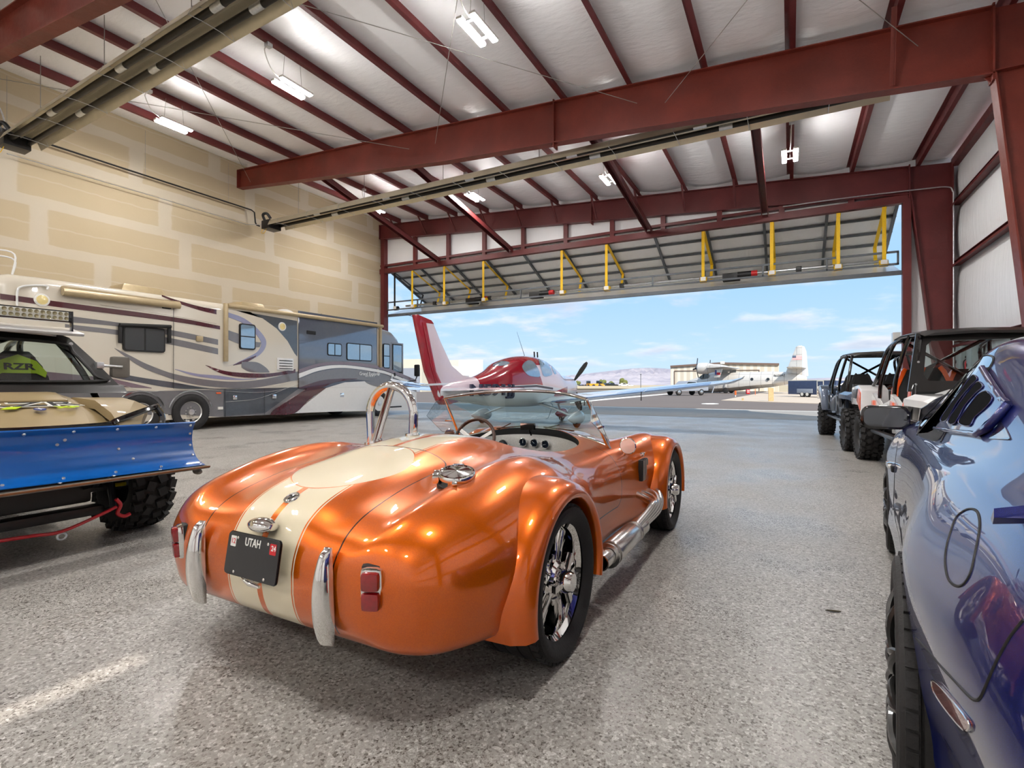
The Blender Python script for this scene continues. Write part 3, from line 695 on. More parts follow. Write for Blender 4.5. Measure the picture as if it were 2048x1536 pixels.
def sup(hx, hy, p, n=48): return [(math.copysign(abs(math.cos(2*PI*k/n))**(2/p), math.cos(2*PI*k/n))*hx, math.copysign(abs(math.sin(2*PI*k/n))**(2/p), math.sin(2*PI*k/n))*hy) for k in range(n)]
CKY, CKX, CKL = 1.06, .535, .59
cut = [throw(MB().prism([(a, b+CKY) for a, b in sup(CKX, CKL, 2.7)], .36, 1.4, tr(CX, CY, 0)))]
FW = 2.31
for wy, r in ((0, .368), (FW, .355)):
    for s in (-1, 1): cut.append(throw(MB().lathe([(0, .0), (r, 0), (r, .6), (0, .6)], tr(CX+s*.86-.3, CY+wy, .335) @ ry(PI/2), 40)))
bpy.context.view_layer.update(); cutaway(body, cut)
me = body.data
for p in me.polygons:
    c = p.center; q = 0
    for wy, r in ((0, .368), (FW, .355)):
        if math.hypot(c.y-wy, c.z-.335) < r+.002 and .5 < abs(c.x): q = 1  # wheel wells coloured black for the shade inside them
    if (abs(c.x)/CKX)**2.7+(abs(c.y-CKY)/CKL)**2.7 < 1.02 and c.z > .355 and not (p.normal.z > .55 and c.z > .5): q = 1
    p.material_index = q; p.use_smooth = True
me.set_sharp_from_angle(angle=math.radians(32))
# flares
for wy, r, xo, w0 in ((0, .365, 1.005, .80), (FW, .352, 1.0, .80)):
    for s in (-1, 1):
        prof = [(r+.088, w0), (r+.082, xo-.085), (r+.06, xo-.03), (r+.032, xo-.005), (r+.012, xo), (r, xo-.008), (r-.004, xo-.03), (r+.006, w0)]
        MB().lathe(prof, MX.Diagonal((s,1,1,1)) @ tr(0, wy, .335) @ ry(PI/2), 44, closed=True, a0=PI-1.80, a1=PI+1.80).build('wheel_flare', 'plain_orange', car, sharp=50)
for wy, wd, xo in ((0, .30, .98), (FW, .25, .985)):
    for s in (-1, 1): wheel(car, (s*(xo-wd/2), wy, .335 if wy == 0 else .328), .335 if wy == 0 else .328, wd, .252 if wy == 0 else .243, 'five', s)
# tail lamps
for s in (-1, 1):
    e = bpy.data.objects.new('tail_lamp', None); COL.objects.link(e); e.parent = car; e.location = (s*.565, -.765, .502); e.rotation_euler = (.06, 0, s*.40)
    MB().box((0, .03, 0), (.098, .10, .168), bev=.03).build('rubber_gasket', 'black_trim', e); MB().box((0, -.008, 0), (.084, .06, .152), bev=.024).build('bezel', 'chrome', e)
    mb = MB(); mb.box((0, -.03, .034), (.064, .05, .064), bev=.014); mb.box((0, -.03, -.034), (.064, .05, .064), bev=.014); mb.build('lens', 'lens_red', e)
# overriders
for s in (-1, 1):
    e = bpy.data.objects.new('overrider', None); COL.objects.link(e); e.parent = car; e.location = (s*.38, -.825, .445)
    rows = []
    for k in range(21):
        t = k/20; z = -.175+.35*t; wdt = .040*(1-abs(2*t-1.0)**3*.45)*(1.12-.42*t); yb = -.014*math.sin(PI*t)**.6
        rows.append([(wdt*math.cos(a)*1.0, yb+.028-(.058*(math.sin(a)) if math.sin(a) > 0 else 0)*(.35+.65*math.sin(PI*min(1,max(0,t)))**.5), z) for a in [2*PI*q/20 for q in range(20)]])
    mb = MB(); R = mb.grid(rows, cu=True); mb.cap(R[0]); mb.cap(R[-1]); mb.build('blade', 'chrome', e, sharp=60)
    mb = MB()
    for z in (-.05, .035): mb.tube([(0, .02, z), (0, .12, z)], .011, 10); mb.lathe([(.001,0),(.026,0),(.026,.02),(.016,.035),(.001,.035)], tr(0, .06, z) @ rx(-PI/2), 14)
    mb.build('mounting_bolt', 'black_steel', e)
# number plate
pl = bpy.data.objects.new('number_plate', None); COL.objects.link(pl); pl.parent = car; pl.location = (.018, -.85, .54); pl.rotation_euler = (-.16, 0, 0)
mat('plate_black', rgb(20,22,27), .35, coat=.4, var=.05); mat('plate_white', rgb(228,228,222), .4, var=.03); mat('sticker_red', rgb(196,30,40), .4, var=.05)
def rrect(w, h, r, n=5):
    P = []
    for cx_, cy_, a in ((w/2-r, h/2-r, 0), (-w/2+r, h/2-r, PI/2), (-w/2+r, -h/2+r, PI), (w/2-r, -h/2+r, 1.5*PI)):
        P += [(cx_+r*math.cos(a+PI/2*k/n), cy_+r*math.sin(a+PI/2*k/n)) for k in range(n+1)]
    return P
FR = rx(PI/2)   # local xy -> xz facing -y
MB().prism(rrect(.305, .158, .015), -.004, .001, FR).build('plate', 'plate_black', pl)
mb = MB(); mb.prism(rrect(.312, .165, .018), -.008, -.0045, FR); mb.build('plate_frame', 'gloss_black', pl)
text_mesh('UTAH', .042, 'state_lettering', 'plate_white', pl, FR @ tr(0, .052, .001), bold=.0007, sx=.82)
MB().prism(rrect(.032, .040, .003), .001, .002, FR @ tr(-.118, .046)).build('month_sticker', 'plate_white', pl); text_mesh('12', .027, 'month_lettering', 'sticker_red', pl, FR @ tr(-.118, .046, .002), .0003, .0006)
MB().prism(rrect(.036, .040, .003), .001, .002, FR @ tr(.118, .046)).build('year_sticker', 'sticker_red', pl); text_mesh('24', .027, 'year_lettering', 'plate_white', pl, FR @ tr(.121, .049, .002), .0003, .0006)
mb = MB(); [mb.lathe([(.001,.004),(.006,.003),(.006,0)], FR @ tr(a, b, .001), 10) for a, b in ((-.09,.062),(.09,.062),(-.09,-.066),(.09,-.066))]; mb.build('plate_screw', 'chrome', pl)
# lamp above plate with handle, lower latch
mb = MB(); rows = []
for k in range(9):
    t = k/8; x = -.065+.13*t; r = .030*math.sin(PI*min(max(t,.04),.96))**.35
    rows.append([(x, -.79-math.cos(a)*r*1.5, .648+math.sin(a)*r*1.0) for a in [2*PI*q/16 for q in range(16)]])
R = mb.grid(rows, cu=True); mb.cap(R[0]); mb.cap(R[-1]); mb.build('plate_lamp', 'chrome', car, sharp=60)
mb = MB(); mb.box((0, -.82, .435), (.028, .05, .022), bev=.008); mb.tube([(-.055, -.84, .446), (0, -.845, .435), (.05, -.84, .428)], [.006,.011,.006], 8); mb.build('boot_latch', 'chrome', car, sharp=60)
def topz(x, y, z0=1.5):
    ok, p, nn, i = body.ray_cast(V((x, y, z0)), V((0,0,-1))); return (p, nn) if ok else (V((x,y,.7)), V((0,0,1)))
bpy.context.view_layer.update()
# emblem on the lid
p, nn = topz(0, -.655); q = nn.to_track_quat('Z', 'X').to_matrix().to_4x4(); m4 = MX.Translation(p) @ q
mb = MB(); mb.lathe([(.001,.004),(.024,.004),(.027,.002),(.029,.006),(.033,.004),(.034,0)], m4, 24); e = mb.build('lid_emblem', 'chrome', car)
mb = MB(); mb.prism([(-.014,-.012),(-.006,-.012),(.0,.004),(.006,-.012),(.014,-.012),(.003,.018),(-.003,.018)], .004, .006, m4 @ rz(PI/2)); mb.build('emblem_device', 'plate_black', e)
# fuel cap on the right hip
p, nn = topz(.60, -.315); m4 = MX.Translation(p+V((0,0,-.012))) @ V((.12, -.22, 1)).normalized().to_track_quat('Z', 'X').to_matrix().to_4x4()
e = MB().lathe([(.085,-.02),(.085,.012),(.075,.016),(.001,.016)], m4, 28).build('filler_neck', 'black_trim', car)
mb = MB(); mb.lathe([(.072,.0),(.075,.03),(.078,.034),(.078,.048),(.074,.054),(.066,.056),(.062,.052),(.001,.058)], m4, 32); mb.box((.082,0,.03), (.03,.05,.04), m4, bev=.006); mb.box((.0,.085,.03), (.07,.03,.036), m4, bev=.008); mb.box((-.085,0,.04), (.03,.022,.012), m4, bev=.004); mb.build('fuel_cap', 'chrome', car, sharp=40)
# roll hoop
hx0, hx1, hy = -.47, -.145, .30
hoop = []
for k in range(25):
    a = PI*k/24; hoop.append(((hx0+hx1)/2-(hx1-hx0)/2*math.cos(a)*1.06, hy, 1.02+.175*math.sin(a)))
P = [(hx0, hy, .84)]+hoop+[(hx1, hy, .84)]
mb = MB(); mb.tube(catmull(P, 2), .027, 14); mb.tube([((hx0+hx1)/2, hy, 1.18), (hx0+.19, hy-.17, .86)], .024, 14); 
for a in ((hx0, hy), (hx1, hy), (hx0+.19, hy-.17)):
    p, nn = topz(a[0], a[1]); mb.lathe([(.001,.012),(.043,.012),(.045,0)], MX.Translation(p) @ nn.to_track_quat('Z','X').to_matrix().to_4x4(), 18)
mb.build('roll_bar', 'chrome', car, sharp=50)
# windscreen: chrome frame, glass, side wind deflectors
def wscr(t, k):   # t -1..1 across, k 0 bottom..1 top
    x = t*(.655-.055*k); yb = 1.70-.20*abs(t)**2.2*.75; zb = .835-.085*abs(t)**2; zt = 1.155-.055*abs(t)**2.4
    return V((x, yb-.30*k+.10*(1-abs(t)**2)*k*.3, zb+(zt-zb)*k))
top = [wscr(-1+2*k/24, 1) for k in range(25)]; bot = [wscr(-1+2*k/24, 0) for k in range(25)]
mb = MB(); mb.tube(top, .012, 8); mb.tube(bot, .011, 8)
for t in (-1, 1): mb.tube([wscr(t, q/6) for q in range(-1, 7)], [.018,.016,.014,.012,.012,.011,.010,.010], 8)
mb.build('windscreen_frame', 'chrome', car, sharp=60)
mb = MB(); mb.grid([[wscr(-1+2*k/24, q/6) for k in range(25)] for q in range(7)]); mb.build('windscreen', 'green_glass', car)
for s in (-1, 1):
    a, b = wscr(s, .05), wscr(s, .97); d = V((s*.05, -.20, -.03)); c2 = V((s*.07, -.22, .0))
    mb = MB(); P = [a+V((s*.02,0,.01)), b+V((s*.02,0,0)), b+V((s*.05,-.05,-.02)), b+V((s*.075,-.14,-.13)), a+V((s*.06,-.17,.05))]; mb.cap([mb.bm.verts.new(q) for q in P]); f = mb.build('wind_deflector', 'clear_glass', car, norm=False)
    MB().tube(P+[P[0]], .003, 5).build('deflector_edge', 'clear_glass' if s < 0 else 'galvanised', f)
    mb = MB(); mb.tube([wscr(s, .45), wscr(s, .45)+V((s*.05,-.05,0))], .008, 6); mb.build('deflector_clip', 'chrome', f)
# wipers
for x0, x1 in ((.06, .34), (-.36, -.12)):
    mb = MB(); a = wscr(x0/.65, .03); b = wscr((x0+.03)/.65, .06); c = wscr(x1/.65, .05); n_ = V((0,.02,.012))
    mb.tube([a+n_+V((0,.03,-.01)), (a+c)/2+n_*1.5+V((0,0,.025))], .005, 6); mb.tube([a+n_, (a+c)/2+n_, c+n_], .006, 6); mb.build('wiper', 'black_trim', car)
# interior
mb = MB(); rows = []
for k in range(25):
    t = -1+2*k/24; x = t*.515; yd = CKY-.018+CKL*max(.02,1-(abs(x)/CKX)**2.7)**(1/2.7); zt = .80-.05*abs(t)**2
    rows.append([(x, yd-.034-.012*math.sin(PI*q/6)+.03*(q/6), .42+(zt-.42)*q/6) for q in range(7)])
mb.grid(rows); d = mb.build('dashboard', 'brushed_aluminium', car)
mat('gauge_face', rgb(20,32,46), .25, coat=.6)
for gx_, gz_, r in ((-.07,.735,.031),(.03,.735,.031),(.13,.73,.031),(-.02,.645,.031),(.08,.645,.031),(-.24,.70,.048),(-.42,.70,.048),(.22,.60,.016)):
    yd = CKY-.018+CKL*(1-(abs(gx_)/CKX)**2.7)**(1/2.7)
    m4 = tr(gx_, yd-.022, gz_) @ rx(PI/2); g = MB().lathe([(r,0),(r+.005,.02),(r+.001,.026),(r-.003,.022)], m4, 20).build('gauge', 'chrome', d)
    mb = MB(); mb.lathe([(.001,.02),(r,.02)], m4, 20); mb.build('gauge_dial', 'gauge_face', g); MB().box((0,r*.3,.022), (.002,r*.8,.001), m4 @ rz(.6+gx_*9)).build('needle', 'plate_white', g)
mb = MB()
for k in range(13):
    t = -.9+1.8*k/12; mb.ball((t*.515, CKY-.016+CKL*(1-(abs(t*.515)/CKX)**2.7)**(1/2.7), .785-.05*t*t), .005, n=6)
mb.build('rivet', 'chrome', d)
sw = bpy.data.objects.new('steering_wheel', None); COL.objects.link(sw); sw.parent = car; sw.location = (-.33, 1.26, .765); sw.rotation_euler = (math.radians(66), 0, 0)
MB().tube([(.18*math.cos(2*PI*k/36), .18*math.sin(2*PI*k/36), 0) for k in range(36)], .0135, 10, closed=True).build('wheel_ring', 'dark_wood', sw)
mb = MB()
for a in (PI/2+PI, PI/6, PI*5/6): mb.beam((.03*math.cos(a), .03*math.sin(a), -.02), (.17*math.cos(a), .17*math.sin(a), 0), .028, .004)
mb.lathe([(.001,.0),(.035,0),(.04,-.02),(.03,-.3),(.001,-.3)], ID, 16); mb.build('spokes', 'brushed_aluminium', sw)
for s in (-1, 1):
    e = bpy.data.objects.new('seat', None); COL.objects.link(e); e.parent = car; e.location = (s*.265, .82, .36)
    MB().box((0, .12, .06), (.42, .5, .14), bev=.05).build('cushion', 'dark_leather', e); MB().box((0, -.17, .22), (.42, .13, .42), rx(.22), bev=.05).build('seat_back', 'dark_leather', e)
MB().box((0, 1.0, .42), (.14, .9, .16), bev=.04).build('tunnel', 'dark_leather', car)
mb = MB(); mb.box((.02, 1.50, .875), (.13, .018, .055), bev=.008); mb.tube([(.02, 1.52, .86), (.02, 1.56, .80)], .007, 6); mr = mb.build('rear_view_mirror', 'gloss_black', car)
MB().box((.02, 1.489, .875), (.118, .003, .044)).build('mirror_glass', 'chrome', mr)
for s in (-1, 1):
    m4 = tr(s*.79, 1.60, .755) @ rx(PI/2); mb = MB(); mb.lathe([(.001,-.04),(.03,-.036),(.058,-.008),(.062,.01),(.056,.014)], m4, 24); mb.tube([(s*.78, 1.61, .72), (s*.745, 1.64, .67)], .009, 8); o = mb.build('wing_mirror', 'chrome', car)
    MB().lathe([(.001,.012),(.056,.012)], m4, 24).build('mirror_glass', 'chrome', o)
    # side vent behind the front wheel and badge
    mb = MB(); mb.box((s*.85, 1.80, .56), (.035, .17, .16), bev=.01); v_ = mb.build('fender_vent', 'black_trim', car)
    mb = MB(); [mb.box((s*.866, 1.74+.04*k, .56), (.012, .008, .15), rz(0)) for k in range(4)]; mb.build('vent_slat', 'brushed_aluminium', v_)
    MB().box((s*.85, 1.80, .675), (.03, .10, .028), bev=.005).build('fender_badge', 'chrome', car)
    # side pipe: four headers, collector, muffler, tip
    e = bpy.data.objects.new('side_pipe', None); COL.objects.link(e); e.parent = car
    mb = MB()
    for k in range(4):
        mb.tube(catmull([(s*.78, 1.93-.07*k, .40), (s*.93, 1.90-.08*k, .385-.01*k), (s*.985, 1.72-.07*k, .33+.02*(k-1.5)), (s*.955, 1.36-.06*k, .268+.012*(k-1.5))], 6), .026, 10)
    mb.build('header_pipe', 'polished_pipe', e, sharp=60)
    mb = MB(); A = tr(s*.945, 1.30, .255) @ rx(PI/2)
    mb.lathe([(.001,-.06),(.062,-.05),(.060,.02),(.045,.07),(.045,.12),(.06,.15),(.067,.17),(.067,.58),(.060,.60),(.05,.63),(.045,.65),(.045,.78),(.038,.78),(.036,.60)], A, 24)
    for k in (.12, .16, .60, .645): mb.lathe([(.05,k),(.069,k),(.069,k+.012),(.05,k+.012)], A, 24)
    mb.build('muffler', 'polished_pipe', e, sharp=50)
# ================================================================ motorhome
RVX, RY0, RY1, RW = -14.05, 4.15, 16.75, 2.55
RVC = V((RVX-RW/2, (RY0+RY1)/2, 0))
rv = thing('motorhome', 'long beige and grey motorhome with swirling stripes along the gypsum wall', 'motorhome', RVC)
mat('rv_cream', rgb(202,194,178), .22, coat=.9, var=.03); 
n = NT('rv_shell'); x, y, z = n.xyz(); n.set('Base Color', n.mix(y.gt(4.62)*z.gt(.95), rgb(202,194,178), n.mix(n.noise(2), rgb(120,122,128), rgb(128,130,136)))); n.set('Roughness', .2); n.set('Coat Weight', .9); M['rv_shell'] = n.m
mat('rv_grey', rgb(112,110,112), .2, coat=1, var=.06); mat('rv_dark', rgb(74,78,84), .14, coat=1, var=.1); mat('rv_maroon', rgb(74,28,36), .18, coat=1, var=.1)
mat('rv_slate', rgb(104,112,126), .10, .35, coat=1, var=.05); mat('rv_white', rgb(222,222,220), .2, coat=.9, var=.03); mat('rv_mauve', rgb(118,100,108), .2, coat=1, var=.06); mat('rv_lilac', rgb(140,140,166), .18, coat=1, var=.05)
mat('tan_metal', rgb(178,160,126), .35, .3, var=.08); mat('window_dark', rgb(16,19,22), .06, coat=1, var=.2); mat('window_sky', rgb(150,172,188), .05, .6, coat=1, var=.05)
def rl(px, py, off=0): p = on_x(px, py, RVX+off); return p-RVC
def c5(x, y): return (200+x/3.2, 560+y/3.2)
def c3(x, y): return (x/2.843, 540+y/2.843)
# shell: rounded section lofted along the length, raked windscreen end
def rsec(y, w, zt, zb, r=.22, back=0):
    P = []
    for cx_, cz_, a in ((w/2-r, zt-r, 0), (-w/2+r, zt-r, PI/2)):
        P += [V((cx_+r*math.cos(a+PI/2*k/6), y+back*((cz_+r*math.sin(a+PI/2*k/6))-1.5), cz_+r*math.sin(a+PI/2*k/6)+.03*math.cos((cx_+r*math.cos(a))*1.2))) for k in range(7)]
    P += [V((-w/2, y+back*(zb-1.5)*.3, zb)), V((w/2, y+back*(zb-1.5)*.3, zb))]
    return P
yr, yf = RY0-RVC.y, RY1-RVC.y
mb = MB()
rows = [rsec(yr-.0, RW-.4, 3.3, .5, .25), rsec(yr+.05, RW-.1, 3.46, .36, .25), rsec(yr+.2, RW, 3.5, .3), rsec(yr+.8, RW, 3.52, .3), rsec(0, RW, 3.52, .3), rsec(yf-1.9, RW, 3.50, .3), rsec(yf-.9, RW, 3.36, .3, .26), rsec(yf-.42, RW-.04, 3.2, .3, .3, -.10), rsec(yf-.14, RW-.14, 3.02, .32, .36, -.20), rsec(yf-.0, RW-.5, 2.75, .4, .4, -.22)]
R = mb.grid(rows, cu=True); mb.cap(R[0]); mb.cap(R[-1]); rvb = mb.build('body', 'rv_shell', rv, sharp=40)
kk = [0]
def decal(px, m, name='graphic_stripe', off=None, th=.004, conv=None):
    kk[0] += 1; o_ = (.003+.0006*kk[0]) if off is None else off
    P = [rl(*(conv(*q) if conv else q), 0) for q in px]
    mb = MB(); m4 = MX(((0,0,1,RW/2),(1,0,0,0),(0,1,0,0),(0,0,0,1)))
    poly = [(p.y, p.z) for p in P]
    a = sum(poly[i-1][0]*poly[i][1]-poly[i][0]*poly[i-1][1] for i in range(len(poly)))
    if a < 0: poly = poly[::-1]
    mb.prism(poly, -.002, o_, m4); return mb.build(name, m, rv, norm=True)
def band(up, lo, m, conv=c5, n=6, **kw):
    U = [(p.x, p.y) for p in catmull([(a, b, 0) for a, b in up], n)]; L = [(p.x, p.y) for p in catmull([(a, b, 0) for a, b in lo], n)]
    return decal(U+L[::-1], m, conv=conv, **kw)
ident = lambda a, b: (a, b)
decal([(870,195),(960,205),(1040,245),(1130,310),(1200,390),(1245,470),(1262,490),(1262,262)], 'rv_dark', conv=c5)
band([(0,587),(130,605),(345,634),(440,652)], [(0,598),(130,616),(345,643),(440,659)], 'rv_maroon', ident)
band([(130,631),(236,645),(347,661),(436,679)], [(130,644),(236,653),(347,672),(436,690)], 'rv_grey', ident)
band([(130,648),(236,660),(345,677),(436,697)], [(130,658),(236,670),(345,690),(436,709)], 'rv_grey', ident)
band([(395,95),(480,125),(620,165),(745,190)], [(395,105),(500,150),(640,195),(745,220)], 'rv_maroon')
# skirt base greys
decal([(0,745),(200,782),(330,782),(447,778),(612,774),(612,826),(447,834),(330,828),(200,832),(0,840)], 'rv_grey', name='skirt_panel')
decal([(447,779),(600,775),(530,826),(447,833)], 'rv_dark', name='skirt_panel')
band([(60,585),(250,622),(470,655),(700,690),(900,694)], [(60,620),(250,655),(470,692),(700,696),(900,697)], 'rv_dark')
band([(-620,560),(0,622),(150,648),(330,690)], [(-620,640),(0,672),(150,685),(330,694)], 'rv_mauve')
band([(93,436),(200,488),(300,538),(470,600),(700,640),(900,650),(1100,625),(1265,585),(1450,565),(1640,594)], [(93,438),(160,490),(270,560),(400,612),(520,650),(700,682),(950,692),(1150,662),(1270,640),(1640,597)], 'rv_grey')
band([(480,570),(620,600),(760,612),(900,632),(1000,630)], [(480,573),(600,612),(760,634),(900,640),(1000,634)], 'rv_lilac')
band([(675,544),(800,582),(950,596),(1100,596),(1250,570)], [(675,546),(770,596),(900,622),(1050,624),(1250,594)], 'rv_maroon')
# ring swoosh round the small window
band([(812,205),(920,245),(1010,315),(1062,390),(1040,460),(960,512),(800,554)], [(812,235),(905,272),(985,335),(1030,400),(1010,455),(950,492),(860,538)], 'rv_lilac')
band([(1000,482),(940,505),(890,525),(850,545)], [(995,492),(950,520),(900,537),(852,547)], 'rv_maroon')
band([(820,322),(900,350),(985,392),(1030,400)], [(820,380),(890,410),(960,430),(1020,430)], 'rv_grey')
band([(905,524),(1000,526),(1060,560),(1085,590)], [(905,560),(950,585),(1010,592),(1080,592)], 'rv_grey')
# slide-out room, slightly proud of the wall
def sidebox(px, m, name, th, conv=c5, bev=.02, parent=None):
    P = [rl(*conv(*q)) for q in px]; ys = [p.y for p in P]; zs = [p.z for p in P]
    return MB().box((RW/2+th/2-.01, (min(ys)+max(ys))/2, (min(zs)+max(zs))/2), (th+.02, max(ys)-min(ys), max(zs)-min(zs)), bev=bev).build(name, m, parent or rv)
sl = sidebox([(1268,272),(1772,272),(1772,690),(1268,690)], 'rv_slate', 'slide_out', .03)
P0 = on_x(*c5(1268,265), RVX)-RVC
slide_off = .036
def sdec(up, lo, m): return band(up, lo, m, off=slide_off+.0006*kk[0])
sdec([(1268,572),(1400,532),(1560,522),(1790,552),(1900,590),(2020,640)], [(1268,596),(1400,552),(1560,542),(1790,572),(1900,612),(2020,662)], 'rv_mauve')
sdec([(1268,598),(1400,556),(1560,545),(1790,577),(1900,616),(2020,668)], [(1268,628),(1400,580),(1560,563),(1790,594),(1900,634),(2020,690)], 'rv_white')
sdec([(1268,632),(1400,586),(1560,568),(1790,600),(1900,640),(2020,700)], [(1268,690),(1400,650),(1560,632),(1790,655),(1900,672),(2020,715)], 'rv_grey')
sdec([(1268,688),(1400,645),(1520,632),(1640,630)], [(1268,694),(1400,692),(1500,655),(1640,633)], 'rv_maroon')
decal([(1340,770),(1440,692),(1560,655),(1690,648),(1800,660),(2020,720),(2020,835),(1700,838),(1500,842),(1240,852)], 'rv_white', conv=c5, name='skirt_panel', off=slide_off-.002+.0006*kk[0])
band([(1690,648),(1760,650),(1830,668),(1900,690)], [(1690,650),(1720,668),(1800,690),(1900,702)], 'rv_grey', off=slide_off+.03)
band([(1088,862),(1110,830),(1200,770),(1320,694)], [(1088,864),(1235,852),(1330,766),(1440,690)], 'rv_maroon', off=slide_off+.03)
# white hairlines over the greys
def hair(pts, m='rv_white', conv=c5, r=.008, name='pin_stripe', off=0):
    P = [rl(*conv(a, b)) for a, b in pts]; P = [V((RW/2+.03+off, p.y, p.z)) for p in P]
    return MB().tube(catmull(P, 6), r, 4, flat=.5).build(name, m, rv)
hair([(0,640),(150,675),(300,715),(470,700),(700,705),(1000,720),(1200,690),(1400,610),(1600,590),(1780,640)]); hair([(470,655),(700,692),(950,696),(1150,672),(1300,632)])
hair([(0,160),(200,190),(470,232),(740,280)], 'rv_maroon', r=.005); hair([(0,200),(200,228),(470,268),(740,312)], 'rv_maroon', r=.005)
hair([(800,780),(1000,760),(1200,690),(1330,640)])
# compartment seams
for x, y0, y1 in ((795,697,878),(1048,694,862),(1313,692,848),(1503,690,834),(1700,688,828),(465,180,695),(1266,262,690)): hair([(x,y0),(x,(y0+y1)/2),(x,y1)], 'black_trim', r=.007, name='panel_gap', off=.012)
hair([(470,697),(1000,695),(1300,692),(1500,689),(1700,686)], 'black_trim', r=.006, name='panel_gap', off=.012)
for x, y in ((858,752),(1110,745),(1355,738),(1543,736)): sidebox([(x-13,y-13),(x+13,y+13)], 'chrome', 'compartment_latch', .05, bev=.01)
# windows
def window(px, glass_m, mull, conv=c5):
    xs = [q[0] for q in px]; ys = [q[1] for q in px]
    P = [rl(*conv(min(xs), (ys[0]+ys[1])/2)), rl(*conv(max(xs), (ys[0]+ys[1])/2))]
    a = rl(*conv((xs[0]+xs[1])/2, ys[0])); b = rl(*conv((xs[0]+xs[1])/2, ys[1]))
    w_ = P[1].y-P[0].y; h = a.z-b.z; cy_, cz_ = (P[0].y+P[1].y)/2, (a.z+b.z)/2
    m4 = MX(((0,0,1,RW/2+.035),(1,0,0,cy_),(0,1,0,cz_),(0,0,0,1)))
    f = MB().prism(rrect(w_, h, .07), -.05, .012, m4).build('window', 'black_trim', rv)
    MB().prism(rrect(w_-.07, h-.07, .05), .008, .016, m4).build('pane', glass_m, f)
    mb = MB()
    if mull == 'v': mb.box((0,0,.018), (.03, h-.05, .008), m4)
    elif mull == 'h': mb.box((0,-h*.0,.018), (w_-.05, .03, .008), m4)
    if mull: mb.build('window_bar', 'black_trim', f)
    else: mb.bm.free()
    return f
window([(143,300),(412,460)], 'window_dark', 'v'); window([(888,282),(990,445)], 'window_sky', 'h'); window([(1450,405),(1542,486)], 'window_sky', 'v'); window([(1573,408),(1735,518)], 'window_sky', 'v'); window([(1808,408),(1850,566)], 'window_sky', 'h')
# entry door
dr = sidebox([(1862,398),(1940,690)], mat('rv_front_grey', rgb(122,124,130), .25, coat=.6, var=.03).name, 'entry_door', .012, bev=.01)
for q in (dr,): 
    P = [rl(*c5(1873,415)), rl(*c5(1926,588))]; MB().box((RW/2+.03, (P[0].y+P[1].y)/2, (P[0].z+P[1].z)/2), (.02, abs(P[1].y-P[0].y), abs(P[0].z-P[1].z)), bev=.008).build('door_window', 'window_sky', dr); P = [rl(*c5(1868,408)), rl(*c5(1931,596))]; MB().box((RW/2+.016, (P[0].y+P[1].y)/2, (P[0].z+P[1].z)/2), (.02, abs(P[1].y-P[0].y), abs(P[0].z-P[1].z)), bev=.008).build('door_window_frame', 'black_trim', dr)
    P = rl(*c5(1880,605)); MB().box((RW/2+.04, P.y, P.z), (.05,.07,.14), bev=.015).build('door_handle', 'black_trim', dr)
    a, b = rl(*c5(1858,604)), rl(*c5(1860,660)); MB().tube([V((RW/2+.02,a.y,a.z)), V((RW/2+.08,a.y,a.z-.03)), V((RW/2+.08,b.y,b.z+.03)), V((RW/2+.02,b.y,b.z))], .015, 6).build('grab_rail', 'chrome', rv)
# windscreen and front mirror
mb = MB(); y_ = yf-.27
mb.grid([[(x, yf+.02-.25*(abs(x)/1.2)**4*1.2-(.42*(z-1.65)/1.4)**1.6*.9-.03, z) for x in [-1.1+2.2*i/10 for i in range(11)]] for z in [1.65+.2*j for j in range(7)]]); mb.build('windscreen', 'window_sky', rv)
mc = on_x(834, 741, RVX+.25)-RVC
m_ = MB().box((mc.x, mc.y, mc.z), (.24,.12,.5), bev=.05).build('side_mirror', 'black_trim', rv); MB().tube([(mc.x, mc.y, mc.z-.24), (mc.x-.05, mc.y-.05, mc.z-.42), (RW/2-.1, yf-.3, mc.z-.52)], .025, 8).build('mirror_arm', 'black_trim', m_)
# awnings
A, B = rl(*c3(345,125)), rl(*c3(1010,205)); mb = MB(); mb.tube([V((RW/2+.09, A.y, A.z)), V((RW/2+.09, B.y, B.z))], .085, 14); mb.box((RW/2+.05, (A.y+B.y)/2, (A.z+B.z)/2+.09), (.14, B.y-A.y, .05)); mb.build('awning', 'tan_metal', rv, sharp=50)
A, B = rl(*c5(808,165)), rl(*c5(1800,298)); mb = MB(); mb.tube([V((RW/2+.07, A.y, A.z)), V((RW/2+.07, B.y, B.z))], .065, 14); mb.build('awning', 'tan_metal', rv, sharp=50)
for x, y0, y1 in ((797,150,522),(1787,300,560)):
    a, b = rl(*c5(x,y0)), rl(*c5(x,y1)); MB().box((RW/2+.06, a.y, (a.z+b.z)/2), (.08,.11,a.z-b.z), bev=.015).build('awning_arm', 'tan_metal', rv)
a, b = rl(*c5(112,288)), rl(*c5(440,300)); mb = MB(); mb.tube([V((RW/2+.1, a.y, a.z)), V((RW/2+.1, b.y, b.z))], .045, 10); mb.build('window_awning', 'black_trim', rv)
for x in (120, 434): a, b = rl(*c5(x,290)), rl(*c5(x,405)); MB().box((RW/2+.07, a.y, (a.z+b.z)/2), (.06,.08,a.z-b.z), bev=.02).build('awning_arm', 'black_trim', rv)
